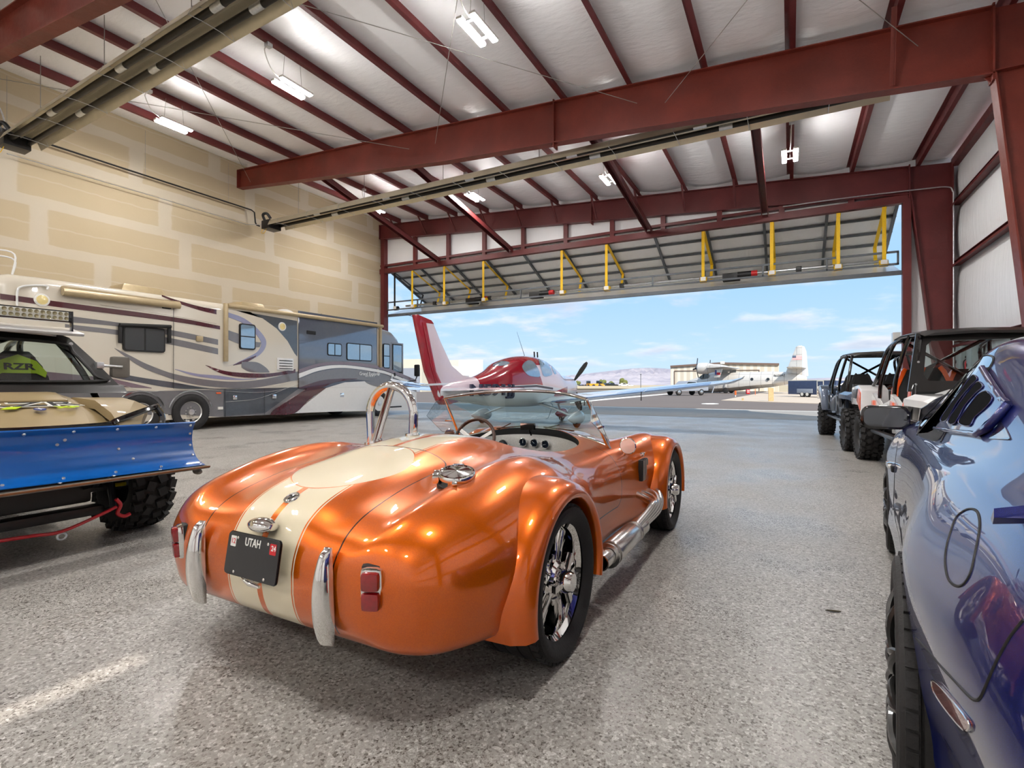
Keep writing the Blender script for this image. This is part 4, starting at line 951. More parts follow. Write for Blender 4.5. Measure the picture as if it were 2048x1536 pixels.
# round lamps, vents, grille, small fittings
for q in (c3(237,170), c5(1165,298)):
    p = rl(*q); m4 = tr(RW/2, p.y, p.z) @ ry(PI/2); l_ = MB().lathe([(.001,.03),(.11,.03),(.12,.02),(.135,.02),(.14,0)], m4, 24).build('porch_lamp', 'white_paint', rv); mat('amber_lens', rgb(226,206,140), .25, coat=.6) if 'amber_lens' not in M else 0
    MB().lathe([(.001,.045),(.07,.042),(.105,.028)], m4, 24).build('lens', 'amber_lens', l_)
sidebox([(613,357),(655,395)], 'tan_metal', 'vent', .05); sidebox([(1318,322),(1376,352)], 'black_trim', 'vent', .05); sidebox([(396,172),(450,188)], 'black_trim', 'vent', .06)
g_ = sidebox([(1130,497),(1234,580)], 'rv_white', 'fridge_grille', .035, bev=.005)
for k in range(4): q = [(1142,517+17*k),(1226,517+17*k)]; a, b = rl(*c5(*q[0])), rl(*c5(*q[1])); MB().box((RW/2+.042, (a.y+b.y)/2, (a.z+b.z)/2), (.01, b.y-a.y, .022)).build('grille_slot', 'black_trim', g_)
sidebox([(742,719),(772,728)], 'orange_lens' if 'orange_lens' in M else mat('orange_lens', rgb(230,96,40), .3).name, 'marker_lamp', .03, bev=.005)
sidebox([(752,812),(784,828)], 'white_paint', 'charging_port', .035, bev=.005)
# roof gear
for y, l in ((rl(330,590).y, 1.0), (rl(548,617).y, .8), (rl(700,640).y, .8)):
    MB().box((-.1, y, 3.70), (.9, l*1.15, .26), bev=.06, taper=(.8,.8)).build('roof_air_conditioner', 'tan_metal', rv)
MB().ball((.0, rl(620,626).y, 3.6), (.35,.35,.22)).build('satellite_dome', 'white_paint', rv)
# rear ladder rail
P = [c3(92,230), c3(92,130), c3(110,98), c3(180,88), c3(262,92), c3(262,112)]
q = [V((RW/2+.05, rl(*a).y, rl(*a).z)) for a in P]; MB().tube(catmull(q, 4), .02, 8).build('grab_rail', 'rv_white', rv)
for dz in (0, .12): MB().tube(catmull([(RW/2-.3, yr+.3, 3.45), (RW/2-.3, yr+.35, 3.95-dz), (RW/2-.6, yr-.9+1, 4.02-dz), (-.4, yr+.4, 4.02-dz)], 5), .018, 8).build('roof_rail', 'rv_white', rv)
# wheel arches and wheels
for hx, (px, py) in enumerate(((279.7,823),(381,822.5))):
    p = rl(px, py); c = V((RW/2-.22, p.y, .48)); m4 = tr(RW/2-.3, p.y, .48) @ ry(PI/2)
    MB().lathe([(.001,.305),(.56,.305)], m4, 32, a0=PI/2-.1, a1=PI*1.5+.1).build('wheel_well', 'gloss_black', rv)
    MB().lathe([(.55,.30),(.55,.335),(.58,.335),(.58,.30)], m4, 40, closed=True, a0=PI/2+.25, a1=PI*1.5-.25).build('arch_trim', 'chrome', rv)
    wheel(rv, (RW/2-.07, p.y, .48), .48, .28, .29, 'truck', 1, rim='aluminium')
wheel(rv, (RW/2-.07, rl(757,805).y, .48), .48, .28, .29, 'truck', 1, rim='aluminium'); p = rl(757,805)
MB().lathe([(.001,.306),(.56,.306)], tr(RW/2-.3, p.y, .48) @ ry(PI/2), 32, a0=PI/2-.1, a1=PI*1.5+.1).build('wheel_well', 'gloss_black', rv)
for yy in (-.2, 3.0): wheel(rv, (-RW/2+.2, rl(330,822).y+.6*yy if yy < 0 else rl(757,805).y, .48), .48, .28, .29, 'truck', -1, rim='aluminium')
m4 = MX(((0,0,1,RW/2+.07),(1,0,0,0),(0,1,0,0),(0,0,0,1))); p = rl(737,748); text_mesh('Grand Explorer', .17, 'maker_lettering', 'rv_white', rv, tr(0,p.y,p.z) @ m4 @ MX.Shear('XZ',4,(0,0)), .002, .003); p = rl(737,752.6); text_mesh('I N F I N I T Y', .085, 'model_lettering', 'rv_white', rv, tr(0,p.y,p.z) @ m4, .002, .002)
MB().box((RW/2-.15, rl(790,812).y, .32), (.4,.7,.06), bev=.01).build('entry_step', 'black_trim', rv)
# ================================================================ side-by-side off-road buggies
mat('khaki', rgb(150,130,92), .5, coat=.25, var=.1, vs=5); mat('buggy_blue', rgb(92,104,124), .22, .5, coat=1, var=.08); mat('buggy_white', rgb(222,222,222), .25, coat=1, var=.03); mat('buggy_orange', rgb(224,84,16), .3, coat=.6, var=.06)
mat('lime', rgb(186,212,10), .5, var=.05); mat('seat_black', rgb(24,24,25), .7, bump=.002, bs=120, var=.15); mat('satin_black', rgb(30,29,28), .35, coat=.3, var=.15); mat('tie_yellow', rgb(208,188,24), .35, coat=.4); mat('tow_red', rgb(196,20,34), .35, coat=.4)
mat('headlamp', rgb(190,200,210), .08, .4, coat=1, var=.3, vs=25); mat('lamp_white', rgb(250,236,220), .4, emit=1.6); mat('plow_blue', rgb(6,90,170), .28, coat=.7, var=.12, vs=3); mat('rust', rgb(128,78,40), .8, var=.3, vs=20); mat('dusty_grey', rgb(112,108,100), .7, var=.1)
YZ = lambda x: MX(((0,0,1,x),(1,0,0,0),(0,1,0,0),(0,0,0,1)))   # local xy -> (y,z), extruded along x
def child(name, parent, loc=(0,0,0), rot=(0,0,0)):
    e = bpy.data.objects.new(name, None); COL.objects.link(e); e.parent = parent; e.location = loc; e.rotation_euler = rot; return e
def buggy(name, label, loc, rot, wb, body, accent, seat_trim, rows, roof_m, rim='black_steel', htop=1.76, deck=.0, hoodz=0):
    t = thing(name, label, 'off-road vehicle', loc, rot); h = wb/2
    MB().box((0, 0, .43), (.95, wb+.25, .14), bev=.03).build('chassis', 'black_steel', t)
    # hood: faceted
    for_ = []
    for y, zc, ze, xw in ((h-.62, 1.13, 1.04, .60), (h-.25, 1.08, 1.0, .56), (h+.15, .99, .92, .47), (h+.46, .86, .80, .36), (h+.50, .76, .70, .34), (h+.44, .64, .62, .32)):
        zc += hoodz; ze += hoodz
        for_.append([(-xw, y, ze-.14), (-xw, y, ze), (-xw*.62, y, zc), (0, y, zc+.012), (xw*.62, y, zc), (xw, y, ze), (xw, y, ze-.14)])
    mb = MB(); R = mb.grid(for_); mb.cap(R[0]); mb.build('hood', body, t, sharp=18)
    for s in (-1, 1):
        mb = MB(); rr_ = []
        for y, zt, xo, th_ in ((h-.66,1.0,.80,.30),(h-.32,1.08,.86,.13),(h+.05,1.06,.78,.12),(h+.30,.97,.62,.10),(h+.46,.86,.52,.08)):
            zt += hoodz*.8; rr_.append([(s*.40, y, zt+.01), (s*(xo-.10), y, zt), (s*xo, y, zt-.05), (s*xo, y, zt-.05-th_*.6), (s*(xo-.04), y, zt-.05-th_*.6), (s*(xo-.12), y, zt-.05), (s*.40, y, zt-.06)])
        R = mb.grid(rr_, cu=True); mb.cap(R[0]); mb.cap(R[-1]); mb.build('front_fender', body, t, sharp=22)
        l_ = MB().prism([(h+.20,.90+hoodz),(h+.44,.84+hoodz),(h+.50,.72+hoodz),(h+.34,.74+hoodz),(h+.16,.82+hoodz)], s*.34 if s > 0 else -.53, .53 if s > 0 else -.34, YZ(0), bev=.01).build('headlamp', 'headlamp', t, sharp=20)
        MB().prism([(h+.40,.70),(h+.44,.55),(h+.2,.5),(h-.3,.55),(h-.45,.78),(h-.2,.86),(h+.1,.84)], .42 if s > 0 else -.5, .5 if s > 0 else -.42, YZ(0)).build('inner_fender', 'satin_black', t, sharp=20)
        # door skins with a dark lower insert and an accent wedge
        ya, yb_ = h-.50, -h+.42
        n_ = rows
        for k in range(n_):
            a = ya-(ya-yb_)*k/n_-.02; b = ya-(ya-yb_)*(k+1)/n_+.02
            d = MB().prism([(a,1.00),(a-.06,.60),(b+.10,.56),(b,.98),(b+.02,1.08),(b+.16,1.04),((a+b)/2,.88)], .66 if s > 0 else -.72, .72 if s > 0 else -.66, YZ(0), bev=.012).build('door', body, t, sharp=20)
            MB().prism([(a-.05,.93),(a-.10,.64),((a+b)/2,.62),(b+.30,.80),((a+b)/2+.05,.82)], .715 if s > 0 else -.73, .73 if s > 0 else -.715, YZ(0), bev=.006).build('door_insert', 'satin_black', d, sharp=20)
            MB().prism([(b+.05,.96),(b+.12,.66),(b+.22,.64),(b+.28,.78),(b+.18,.97)], .715 if s > 0 else -.732, .732 if s > 0 else -.715, YZ(0), bev=.006).build('door_accent', accent, d, sharp=20)
        MB().prism([(-h+.42,.60),(-h+.36,1.12),(-h+.10,1.20),(-h-.42,1.16),(-h-.52,.96),(-h-.46,.86),(-h-.24,.90),(-h+.15,.90),(-h+.30,.75)], .48 if s > 0 else -.84, .84 if s > 0 else -.48, YZ(0), bev=.02).build('rear_fender', body, t, sharp=20)
        if body == 'buggy_white':
            MB().prism([(-h+.30,.80),(-h+.34,1.08),(-h+.18,1.14),(-h+.02,.95)], .835 if s > 0 else -.85, .85 if s > 0 else -.835, YZ(0), bev=.006).build('fender_accent', accent, t, sharp=20)
            MB().prism([(-h-.02,.98),(-h+.10,1.14),(-h-.34,1.12),(-h-.42,.98)], .835 if s > 0 else -.85, .85 if s > 0 else -.835, YZ(0), bev=.006).build('fender_insert', 'satin_black', t, sharp=20)
        MB().box((s*.80, -h-.44, 1.0), (.05, .08, .20), bev=.012).build('tail_lamp', 'lamp_white', t)
        MB().box((s*.70, 0, .50), (.10, wb-1.0, .05), bev=.02).build('rock_slider', 'satin_black', t)
    MB().box((0, -h-.06, .98), (.96, .80, .28), bev=.03).build('cargo_bed', 'satin_black', t)
    # cage
    yA, yT, yR = (h-.55, h-1.02, -h+.42) if rows == 1 else (h-.85, h-1.12, -h+.80)
    cg = child('roll_cage', t); r = .026
    for s in (-1, 1):
        P = [(s*.66, yA+.06, 1.02+hoodz*.5), (s*.60, yA-.12, 1.32), (s*.535, yT+.06, htop-.10), (s*.50, yT-.08, htop-.03), (s*.50, (yT+yR)/2, htop), (s*.51, yR+.28, htop-.01), (s*.545, yR+.06, htop-.12), (s*.64, yR-.10, 1.28), (s*.66, yR-.12, 1.0)]
        MB().tube(catmull(P, 5), r, 10).build('side_hoop', 'gloss_black', cg)
        if rows > 1: MB().tube(catmull([(s*.505, .0, htop-.0), (s*.56, -.02, htop-.18), (s*.64, -.08, 1.28), (s*.66, -.1, .98)], 5), r, 10).build('centre_post', 'gloss_black', cg)
        MB().tube(catmull([(s*.50, yR+.40, htop-.0), (s*.54, yR-.22, htop-.12), (s*.63, yR-.42, 1.32), (s*.64, -h-.1, 1.1)], 5), r, 10).build('rear_brace', 'gloss_black', cg)
    for y in (yT-.05, yR+.25, *([0.0] if rows > 1 else [])): MB().tube([(-.5, y, htop-.01), (.5, y, htop-.01)], r, 10).build('cross_tube', 'gloss_black', cg)
    MB().tube([(-.45, yR+.2, htop-.03), (.58, yR-.05, 1.15)], r*.9, 8).build('diagonal_tube', 'gloss_black', cg); MB().tube([(.45, yR+.2, htop-.03), (-.58, yR-.05, 1.15)], r*.9, 8).build('diagonal_tube', 'gloss_black', cg)
    rows_ = []
    for y, z, w_ in ((yT+.12, htop-.02, .50), (yT, htop+.025, .55), ((yT+yR)/2, htop+.05, .57), (yR+.2, htop+.035, .55), (yR-.05, htop-.0, .5)):
        rows_.append([(-w_, y, z-.035), (-w_*.8, y, z), (0, y, z+.015), (w_*.8, y, z), (w_, y, z-.035), (w_*.8, y, z-.03), (0, y, z-.015), (-w_*.8, y, z-.03)])
    mb = MB(); R = mb.grid(rows_, cu=True); mb.cap(R[0]); mb.cap(R[-1]); mb.build('roof', roof_m, t)
    # seats
    yy = h-1.28
    for k in range(rows):
        for s in (-1, 1):
            e = child('seat', t, (s*(.40 if body == 'khaki' else .29), yy-k*.86+(.12 if body == 'khaki' else 0), .67 if body == 'khaki' else .58))
            MB().box((0, .12, .08), (.44, .50, .14), bev=.05).build('cushion', 'seat_black', e)
            B = tr(0, -.14, .10) @ rx(PI/2+.24)
            prof = [(-.20,0),(.20,0),(.245,.32),(.215,.52),(.15,.60),(.135,.70),(.09,.76),(-.09,.76),(-.135,.70),(-.15,.60),(-.215,.52),(-.245,.32)]
            bk = MB().prism(prof, -.06, .06, B, bev=.025).build('backrest', 'seat_black', e, sharp=30)
            if seat_trim == 'lime':
                q = MB().prism([(-.185,.50),(-.14,.585),(0,.625),(.14,.585),(.185,.50),(.12,.535),(-.12,.535)], -.066, -.0605, B).build('seat_band', 'lime', bk)
                q2 = MB().prism([(-.185,.50),(-.20,.55),(-.13,.66),(0,.72),(.13,.66),(.20,.55),(.185,.50),(.12,.54),(-.12,.54)], -.0665, -.061, B).build('seat_band', 'lime', bk); bpy.data.objects.remove(q)
                text_mesh('RZR', .085, 'seat_lettering', 'black_trim', bk, B @ tr(0,.60,-.068) @ ry(PI), .0008, .003, 1.4)
            else:
                for s2 in (-1, 1):
                    P = [(s2*.17,.0),(s2*.215,.0),(s2*.262,.33),(s2*.232,.53),(s2*.162,.615),(s2*.145,.715),(s2*.10,.78),(s2*.06,.745),(s2*.11,.66),(s2*.13,.58),(s2*.185,.48),(s2*.205,.32)]
                    MB().prism(P if s2 > 0 else P[::-1], -.07, .066, B, bev=.008).build('side_bolster', seat_trim, bk, sharp=30)
                    P = [(s2*.02,.10),(s2*.16,.02),(s2*.17,.22),(s2*.10,.26)]; MB().prism(P if s2 > 0 else P[::-1], -.068, -.055, B).build('seat_patch', seat_trim, bk)
    MB().prism([(h-.62,1.08),(h-1.0,1.02),(h-1.03,.86),(h-.62,.80)], -.58, .58, YZ(0), bev=.02).build('dashboard', 'satin_black', t, sharp=20)
    sw_ = child('steering_wheel', t, (-.29, h-1.02, 1.05), (math.radians(62), 0, 0)); MB().tube([(.17*math.cos(2*PI*k/24), .15*math.sin(2*PI*k/24), 0) for k in range(24)], .017, 8, closed=True).build('wheel_ring', 'black_trim', sw_); mb = MB(); [mb.beam((0,0,-.02), (.165*math.cos(a), .145*math.sin(a), 0), .03, .012) for a in (.3, PI-.3, -PI/2)]; mb.tube([(0,0,0),(0,0,-.2)], .025, 8); mb.build('spokes', 'galvanised', sw_)
    MB().tube(catmull([(.14,h-.98,1.0),(.14,h-1.1,1.06),(.42,h-1.1,1.06),(.42,h-.98,1.0)], 5), .014, 8).build('grab_handle', 'black_trim', t)
    # suspension and wheels
    for y in (h, -h):
        for s in (-1, 1):
            wheel(t, (s*.69, y, .385), .385, .29, .19, 'off', s, rim=rim, tread='mud', n=40, spin=.3)
            a_ = child('suspension', t)
            for dy in (-.14, .14): MB().tube([(s*.2, y+dy*1.4, .46), (s*.58, y+dy*.3, .36)], .02, 8).build('control_arm', 'black_steel', a_)
            MB().tube([(s*.22, y-.05, .52), (s*.56, y, .46)], .018, 8).build('upper_arm', 'black_steel', a_)
            mb = MB(); mb.tube([(s*.5, y, .42), (s*.36, y, .92)], .03, 10); [mb.lathe([(.03,0),(.055,0),(.055,.012),(.03,.012)], frame_z((s*(.48-.018*k), y, .47+.062*k), (-s*.14, 0, .5)), 12) for k in range(6)]; mb.build('shock_absorber', 'galvanised' if body != 'khaki' else 'black_steel', a_)
            MB().tube([(s*.15, y+.08, .40), (s*.60, y+.08, .385)], .016, 8).build('tie_rod', 'tie_yellow' if body == 'khaki' else 'galvanised', a_)
    if body == 'khaki': return t
    bp = child('front_bumper', t)
    for s in (-1, 1): MB().tube(catmull([(s*.22, h+.1, .46), (s*.24, h+.56, .5), (s*.26, h+.62, .72), (s*.22, h+.56, .82)], 5), .022, 8).build('bumper_tube', 'gloss_black', bp)
    MB().tube([(-.26, h+.62, .70), (.26, h+.62, .70)], .022, 8).build('bumper_bar', 'gloss_black', bp)
    return t
# ---- khaki buggy with the plow, facing the roadster
WBK = 2.3
kb = buggy('plow_buggy', 'dusty khaki two-seat buggy with roof light bar carrying a blue snow plow in front', (-6.05, 1.60, 0), -PI/2, WBK, 'khaki', 'khaki', 'lime', 1, 'buggy_white', htop=1.69, hoodz=.01)
h = WBK/2
# windscreen in a broad black frame
mb = MB(); yb_, yt_ = h-.50, h-.98; zb_, zt_ = 1.19, 1.66
def ws(u, v, off=0):  # u -1..1, v 0..1
    w_ = .82+(.625-.82)*v; return V((u*w_, yb_+(yt_-yb_)*v+.05*(1-u*u)+off, zb_+(zt_-zb_)*v))
outer = [ws(u, v) for u, v in ((-1,0),(1,0),(1,.55),(.97,.95),(.9,1),(-.9,1),(-.97,.95),(-1,.55))]
inner = [ws(u, v) for u, v in ((-.80,.09),(.80,.09),(.845,.2),(.84,.62),(.72,.83),(-.72,.83),(-.84,.62),(-.845,.2))]
O1 = [mb.bm.verts.new(p) for p in outer]; I1 = [mb.bm.verts.new(p) for p in inner]; O2 = [mb.bm.verts.new(p+V((0,-.03,0))) for p in outer]; I2 = [mb.bm.verts.new(p+V((0,-.03,0))) for p in inner]
for k in range(8):
    j = (k+1) % 8
    for q in ([O1[k],O1[j],I1[j],I1[k]],[O2[j],O2[k],I2[k],I2[j]],[O1[j],O1[k],O2[k],O2[j]],[I1[k],I1[j],I2[j],I2[k]]): mb._f(q)
wf = mb.build('windscreen_frame', 'satin_black', kb, sharp=30)
MB().tube(catmull([p+V((0,.004,0)) for p in inner], 5, closed=True), .014, 8, closed=True).build('rubber_seal', 'black_trim', wf)
mb = MB(); mb.cap([mb.bm.verts.new(p+V((0,-.015,0))) for p in inner]); mb.build('windscreen', 'green_glass', kb, norm=False)
[MB().lathe([(.001,.008),(.016,.006),(.018,0)], MX.Translation(ws(u, v, .002)) @ rx(-PI/2), 10).build('frame_bolt', 'galvanised', wf) for u, v in ((.91,.82),(.93,.1),(-.91,.82),(-.93,.1))]
MB().prism([(yb_+.10,1.13),(yb_+.02,1.2),(yb_-.05,1.2),(yb_-.05,1.13)], -.84, .84, YZ(0), bev=.008).build('cowl', 'satin_black', kb)
MB().prism([(yt_+.22,1.665),(yt_-.05,1.735),(yt_-.6,1.78),(yt_-.6,1.75),(yt_-.05,1.70),(yt_+.2,1.64)], -.66, .66, YZ(0), bev=.008).build('roof_visor', 'buggy_white', kb)
lb = child('light_bar', kb, (0, yt_+.12, 1.815))
MB().box((0,0,0), (1.18,.07,.105), bev=.008).build('bar_housing', 'gloss_black', lb); MB().box((0,.034,0), (1.12,.01,.08)).build('reflector_panel', 'plate_white', lb)
mat('lamp_bead', rgb(168,160,128), .15, .3, coat=1)
mb = MB(); [mb.lathe([(.001,.0),(.011,.004),(.017,.012)], tr(-.54+.0415*k, .042, z) @ rx(-PI/2), 10) for k in range(27) for z in (-.02,.02)]; mb.build('lamp_lens', 'lamp_bead', lb)
for s in (-1, 1):
    MB().box((s*.60, -.01, -.04), (.012,.05,.19), bev=.004).build('bar_bracket', 'gloss_black', lb)
    m_ = child('side_mirror', kb, (s*.90, yb_-.18, 1.37)); MB().box((0,0,0), (.155,.07,.20), bev=.03).build('mirror_shell', 'dusty_grey', m_); mb = MB(); mb.tube([(-s*.17,-.0,.01),(-s*.0,.05,-.0)], .013, 8); mb.box((-s*.165,0,.01), (.06,.06,.06), bev=.01); mb.build('mirror_arm', 'galvanised', m_)
# hood scoop, graphics
mb = MB(); mb.prism([(h-.60,1.16),(h-.36,1.14),(h-.12,1.09),(h-.12,1.05),(h-.60,1.1)], -.30, .30, YZ(0), bev=.03); mb.build('hood_scoop', 'khaki', kb, sharp=25)
def hoodpt(x, y):
    t_ = (y-(h-.25))/.40; return .995+(1.08-.06-.99+.06-.09)*0+(1.02-.09*t_)-.995
GR = lambda x, y, z: MX.Translation((x, y, z)) @ rz(PI) @ rx(.22+PI*0)
text_mesh('RZR', .17, 'hood_lettering', 'plate_white', kb, tr(.0, h+.02, 1.055) @ rz(PI) @ rx(.225) @ MX.Shear('XY', 4, (0,0)), .002, .007, 1.9)
text_mesh('RZR', .17, 'hood_lettering', 'black_trim', kb, tr(.0, h+.02, 1.058) @ rz(PI) @ rx(.225), .002, -.001, 1.9)
text_mesh('XP', .07, 'hood_lettering', 'lime', kb, tr(-.20, h+.13, 1.034) @ rz(PI) @ rx(.225), .002, .003, 1.6)
for k in range(2): MB().prism([(-.06,-.03),(.02,-.03),(.07,.03),(-.01,.03)], 0, .003, tr(.26-.14*k, h+.11, 1.036) @ rz(PI) @ rx(.225)).build('hood_stripe', 'lime', kb)
mat('badge_blue', rgb(40,52,130), .3, coat=.6)
e_ = MB().lathe([(.001,.004),(.035,.004),(.036,0)], tr(-.02, h+.17, 1.025) @ rx(-.2), 24).build('round_badge', 'badge_blue', kb)
mb = MB(); mb.prism([(0.03*(1 if k%2==0 else .3)*math.cos(PI*k/4), .03*(1 if k%2==0 else .3)*math.sin(PI*k/4)) for k in range(8)], .004, .006, tr(-.02, h+.17, 1.025) @ rx(-.2)); mb.build('badge_star', 'plate_white', e_)
# bull bar
bb = child('bull_bar', kb, (0,-.16,.0))
MB().tube(catmull([(-.82,h+.24,.98),(-.74,h+.42,1.02),(-.40,h+.56,.93),(-.28,h+.60,.90),(.28,h+.60,.90),(.40,h+.56,.93),(.74,h+.42,1.02),(.82,h+.24,.98)], 5), .024, 8).build('upper_tube', 'gloss_black', bb)
for s in (-1, 1):
    MB().tube(catmull([(s*.74,h+.42,1.02),(s*.78,h+.44,.92),(s*.70,h+.46,.82),(s*.4,h+.52,.80)], 5), .024, 8).build('side_tube', 'gloss_black', bb); MB().tube([(s*.36,h+.57,.92),(s*.22,h+.5,.62)], .024, 8).build('brace_tube', 'gloss_black', bb)
# plow blade
plow = bpy.data.objects.new('snow_plow', None); COL.objects.link(plow); plow.parent = kb; plow.matrix_parent_inverse = (tr(-6.05, 1.60, 0) @ rz(-PI/2)).inverted(); plow.location = (-4.28, 1.52, .56); plow['label'] = 'curved blue snow plow blade with bolt heads and rusty lower lip'
prof = [(-.03,.325),(-.055,.28),(-.07,.21),(-.06,.13),(-.015,.055),(.05,.012),(.115,-.005)]
cp = [(p.x, p.y) for p in catmull([(a, b, 0) for a, b in prof], 5)]
mb = MB(); ys = [-1.02+1.97*k/30 for k in range(31)]
def bl(a, b, y, o=0):
    sk = .012*(y+1.02); return (a+.08*(y-.95)*.0, y, b+.025*(1-(y+1.02)/1.97)*1.0)
mb.grid([[bl(a, b, y) for a, b in cp] for y in ys]); mb.grid([[bl(a-.012, b-.004, y) for a, b in cp] for y in ys])
mb.build('blade', 'plow_blue', plow)
MB().tube([bl(-.035,.33,ys[0]), bl(-.035,.33,ys[-1])], .010, 6).build('blade_edge', 'plow_blue', plow)
mb = MB(); mb.box((.125, -.035, -.004), (.075, 1.99, .014), ry(.12), bev=.003); mb.build('cutting_edge', 'dusty_grey', plow); mb = MB(); mb.box((.155, -.035, -.017), (.02, 1.99, .010)); mb.build('worn_lip', 'rust', plow)
def bolt(a, b, y):
    i = min(range(len(cp)), key=lambda k: (cp[k][1]-b)**2); j = min(i+1, len(cp)-1); tx, tz = cp[j][0]-cp[j-1][0], cp[j][1]-cp[j-1][1]
    nn = V((-tz, 0, tx)); nn = nn if nn.x > 0 or nn.z > 0 else -nn; p = bl(cp[i][0], cp[i][1], y)
    return frame_z(p, nn)
for y in [-.9+.26*k for k in range(8)]: MB().lathe([(.001,.007),(.008,.006),(.011,0)], bolt(0,.305,y), 10).build('bolt', 'galvanised', plow)
for y in [-.85+.30*k for k in range(7)]: MB().lathe([(.001,.007),(.008,.006),(.011,0)], bolt(0,.012,y), 10).build('bolt', 'galvanised', plow)
for b, y in ((.26,.10),(.23,.06),(.17,.42),(.08,.50),(.24,.93),(.15,.93),(.07,.93),(.26,-.66),(.23,-.64)): MB().lathe([(.001,.007),(.008,.006),(.011,0)], bolt(0,b,y), 10).build('bolt', 'galvanised', plow)
for y in (-.9,-.6,-.3,0,.3,.6,.9): MB().lathe([(.001,.006),(.009,.005),(.012,0)], tr(.135,y,.006), 10).build('bolt', 'galvanised', plow)
e = MB().lathe([(.001,-.008),(.032,-.008),(.036,0),(.032,.01),(.001,.01)], tr(.09, .90, -.055) @ rx(.0) @ ry(.5), 18).build('skid_shoe', 'dusty_grey', plow)
for y in (-.35, .35): MB().prism([(-.15,.25),(-.11,.0),(-.25,-.12),(-.45,-.16),(-.45,-.10),(-.22,.02)], y-.02, y+.02, MX(((1,0,0,0),(0,0,1,0),(0,1,0,0),(0,0,0,1))), bev=.004).build('push_bracket', 'black_steel', plow)
MB().beam((-.45,-.38,-.14), (-.45,.38,-.14), .06, .06).build('push_frame', 'black_steel', plow)
for y in (-.30,.30): MB().beam((-.45,y,-.14), (-1.1,y*.9,-.20), .05, .06).build('push_arm', 'black_steel', plow)
# winch hook and tow strap bar below the nose (buggy frame)
fr = child('skid_frame', kb, (0,-.12,0))
for s in (-1, 1): MB().tube([(s*.36,h+.15,.60),(s*.42,h+.38,.42),(s*.40,h+.46,.26),(s*.34,h+.3,.2)], .026, 8).build('frame_tube', 'black_steel', fr)
MB().box((0, h+.34, .25), (.74,.14,.07), bev=.02).build('skid_plate', 'black_steel', fr); MB().box((0, h+.1, .42), (.62,.5,.22), bev=.03).build('front_differential', 'black_steel', fr)
MB().tube(catmull([(.34,h+.50,.19),(.1,h+.52,.18),(-.06,h+.52,.17),(-.3,h+.52,.24),(-.40,h+.50,.27)], 4), .012, 8).build('tow_bar', 'tow_red', fr)
MB().tube(catmull([(-.40,h+.5,.33),(-.43,h+.5,.28),(-.41,h+.5,.22),(-.45,h+.51,.19),(-.49,h+.51,.20)], 5), .014, 8).build('tow_hook', 'tow_red', fr)
MB().tube([(-.06+.026*math.cos(2*PI*k/16), h+.52, .135+.022*math.sin(2*PI*k/16)) for k in range(16)], .007, 6, closed=True).build('tow_ring', 'galvanised', fr)
# ---- two long buggies facing the viewer on the right
b2 = buggy('buggy', 'white and orange four-seat buggy with orange-trimmed seats, nearest the blue coupe', (1.90, 8.50, 0), PI+.065, 3.2, 'buggy_white', 'buggy_orange', 'buggy_orange', 2, 'satin_black', htop=1.85, hoodz=.02)
b1 = buggy('buggy', 'slate blue and black four-seat buggy farther out by the door opening', (1.58, 12.95, 0), PI+.065, 3.4, 'buggy_blue', 'satin_black', 'seat_black', 2, 'satin_black', htop=1.83)
# full windscreen with a black frame on the near one
h2 = 1.6; yb_, yt_, zb_, zt_ = h2-.86, h2-1.10, 1.12, 1.84
mb = MB()
def ws2(u, v): w_ = .70+(.56-.70)*v; return V((u*w_, yb_+(yt_-yb_)*v, zb_+(zt_-zb_)*v))
outer = [ws2(u, v) for u, v in ((-1,0),(1,0),(1,.5),(1,1),(.4,1),(-.4,1),(-1,1),(-1,.5))]; inner = [ws2(u, v) for u, v in ((-.72,.18),(.72,.18),(.80,.28),(.80,.78),(.72,.86),(-.72,.86),(-.80,.78),(-.80,.28))]
O1 = [mb.bm.verts.new(p) for p in outer]; I1 = [mb.bm.verts.new(p) for p in inner]; O2 = [mb.bm.verts.new(p+V((0,-.03,0))) for p in outer]; I2 = [mb.bm.verts.new(p+V((0,-.03,0))) for p in inner]
for k in range(8):
    j = (k+1) % 8
    for q in ([O1[k],O1[j],I1[j],I1[k]],[O2[j],O2[k],I2[k],I2[j]],[O1[j],O1[k],O2[k],O2[j]],[I1[k],I1[j],I2[j],I2[k]]): mb._f(q)
wf = mb.build('windscreen_frame', 'satin_black', b2, sharp=30)
[MB().lathe([(.001,.008),(.012,.006),(.014,0)], MX.Translation(ws2(u, v)+V((0,.002,0))) @ rx(-PI/2), 10).build('frame_bolt', 'galvanised', wf) for u, v in ((.9,.92),(.9,.5),(.9,.12),(-.9,.92),(-.9,.5),(-.9,.12))]
mb = MB(); mb.cap([mb.bm.verts.new(p+V((0,-.015,0))) for p in inner]); mb.build('windscreen', 'green_glass', b2, norm=False)
MB().prism([(-1.0+.02*k, 1.1) for k in range(1)]+[(1.6-.62,1.12),(1.6-.50,1.10),(1.6-.50,1.02),(1.6-.66,1.04)], -.62, .62, YZ(0)).build('cowl', 'satin_black', b2) if False else None
# half windscreen on the far one
MB().box((0, 1.7-.56, 1.16), (1.2,.02,.12), rx(0), bev=.006).build('wind_deflector', 'dark_glass', b1)
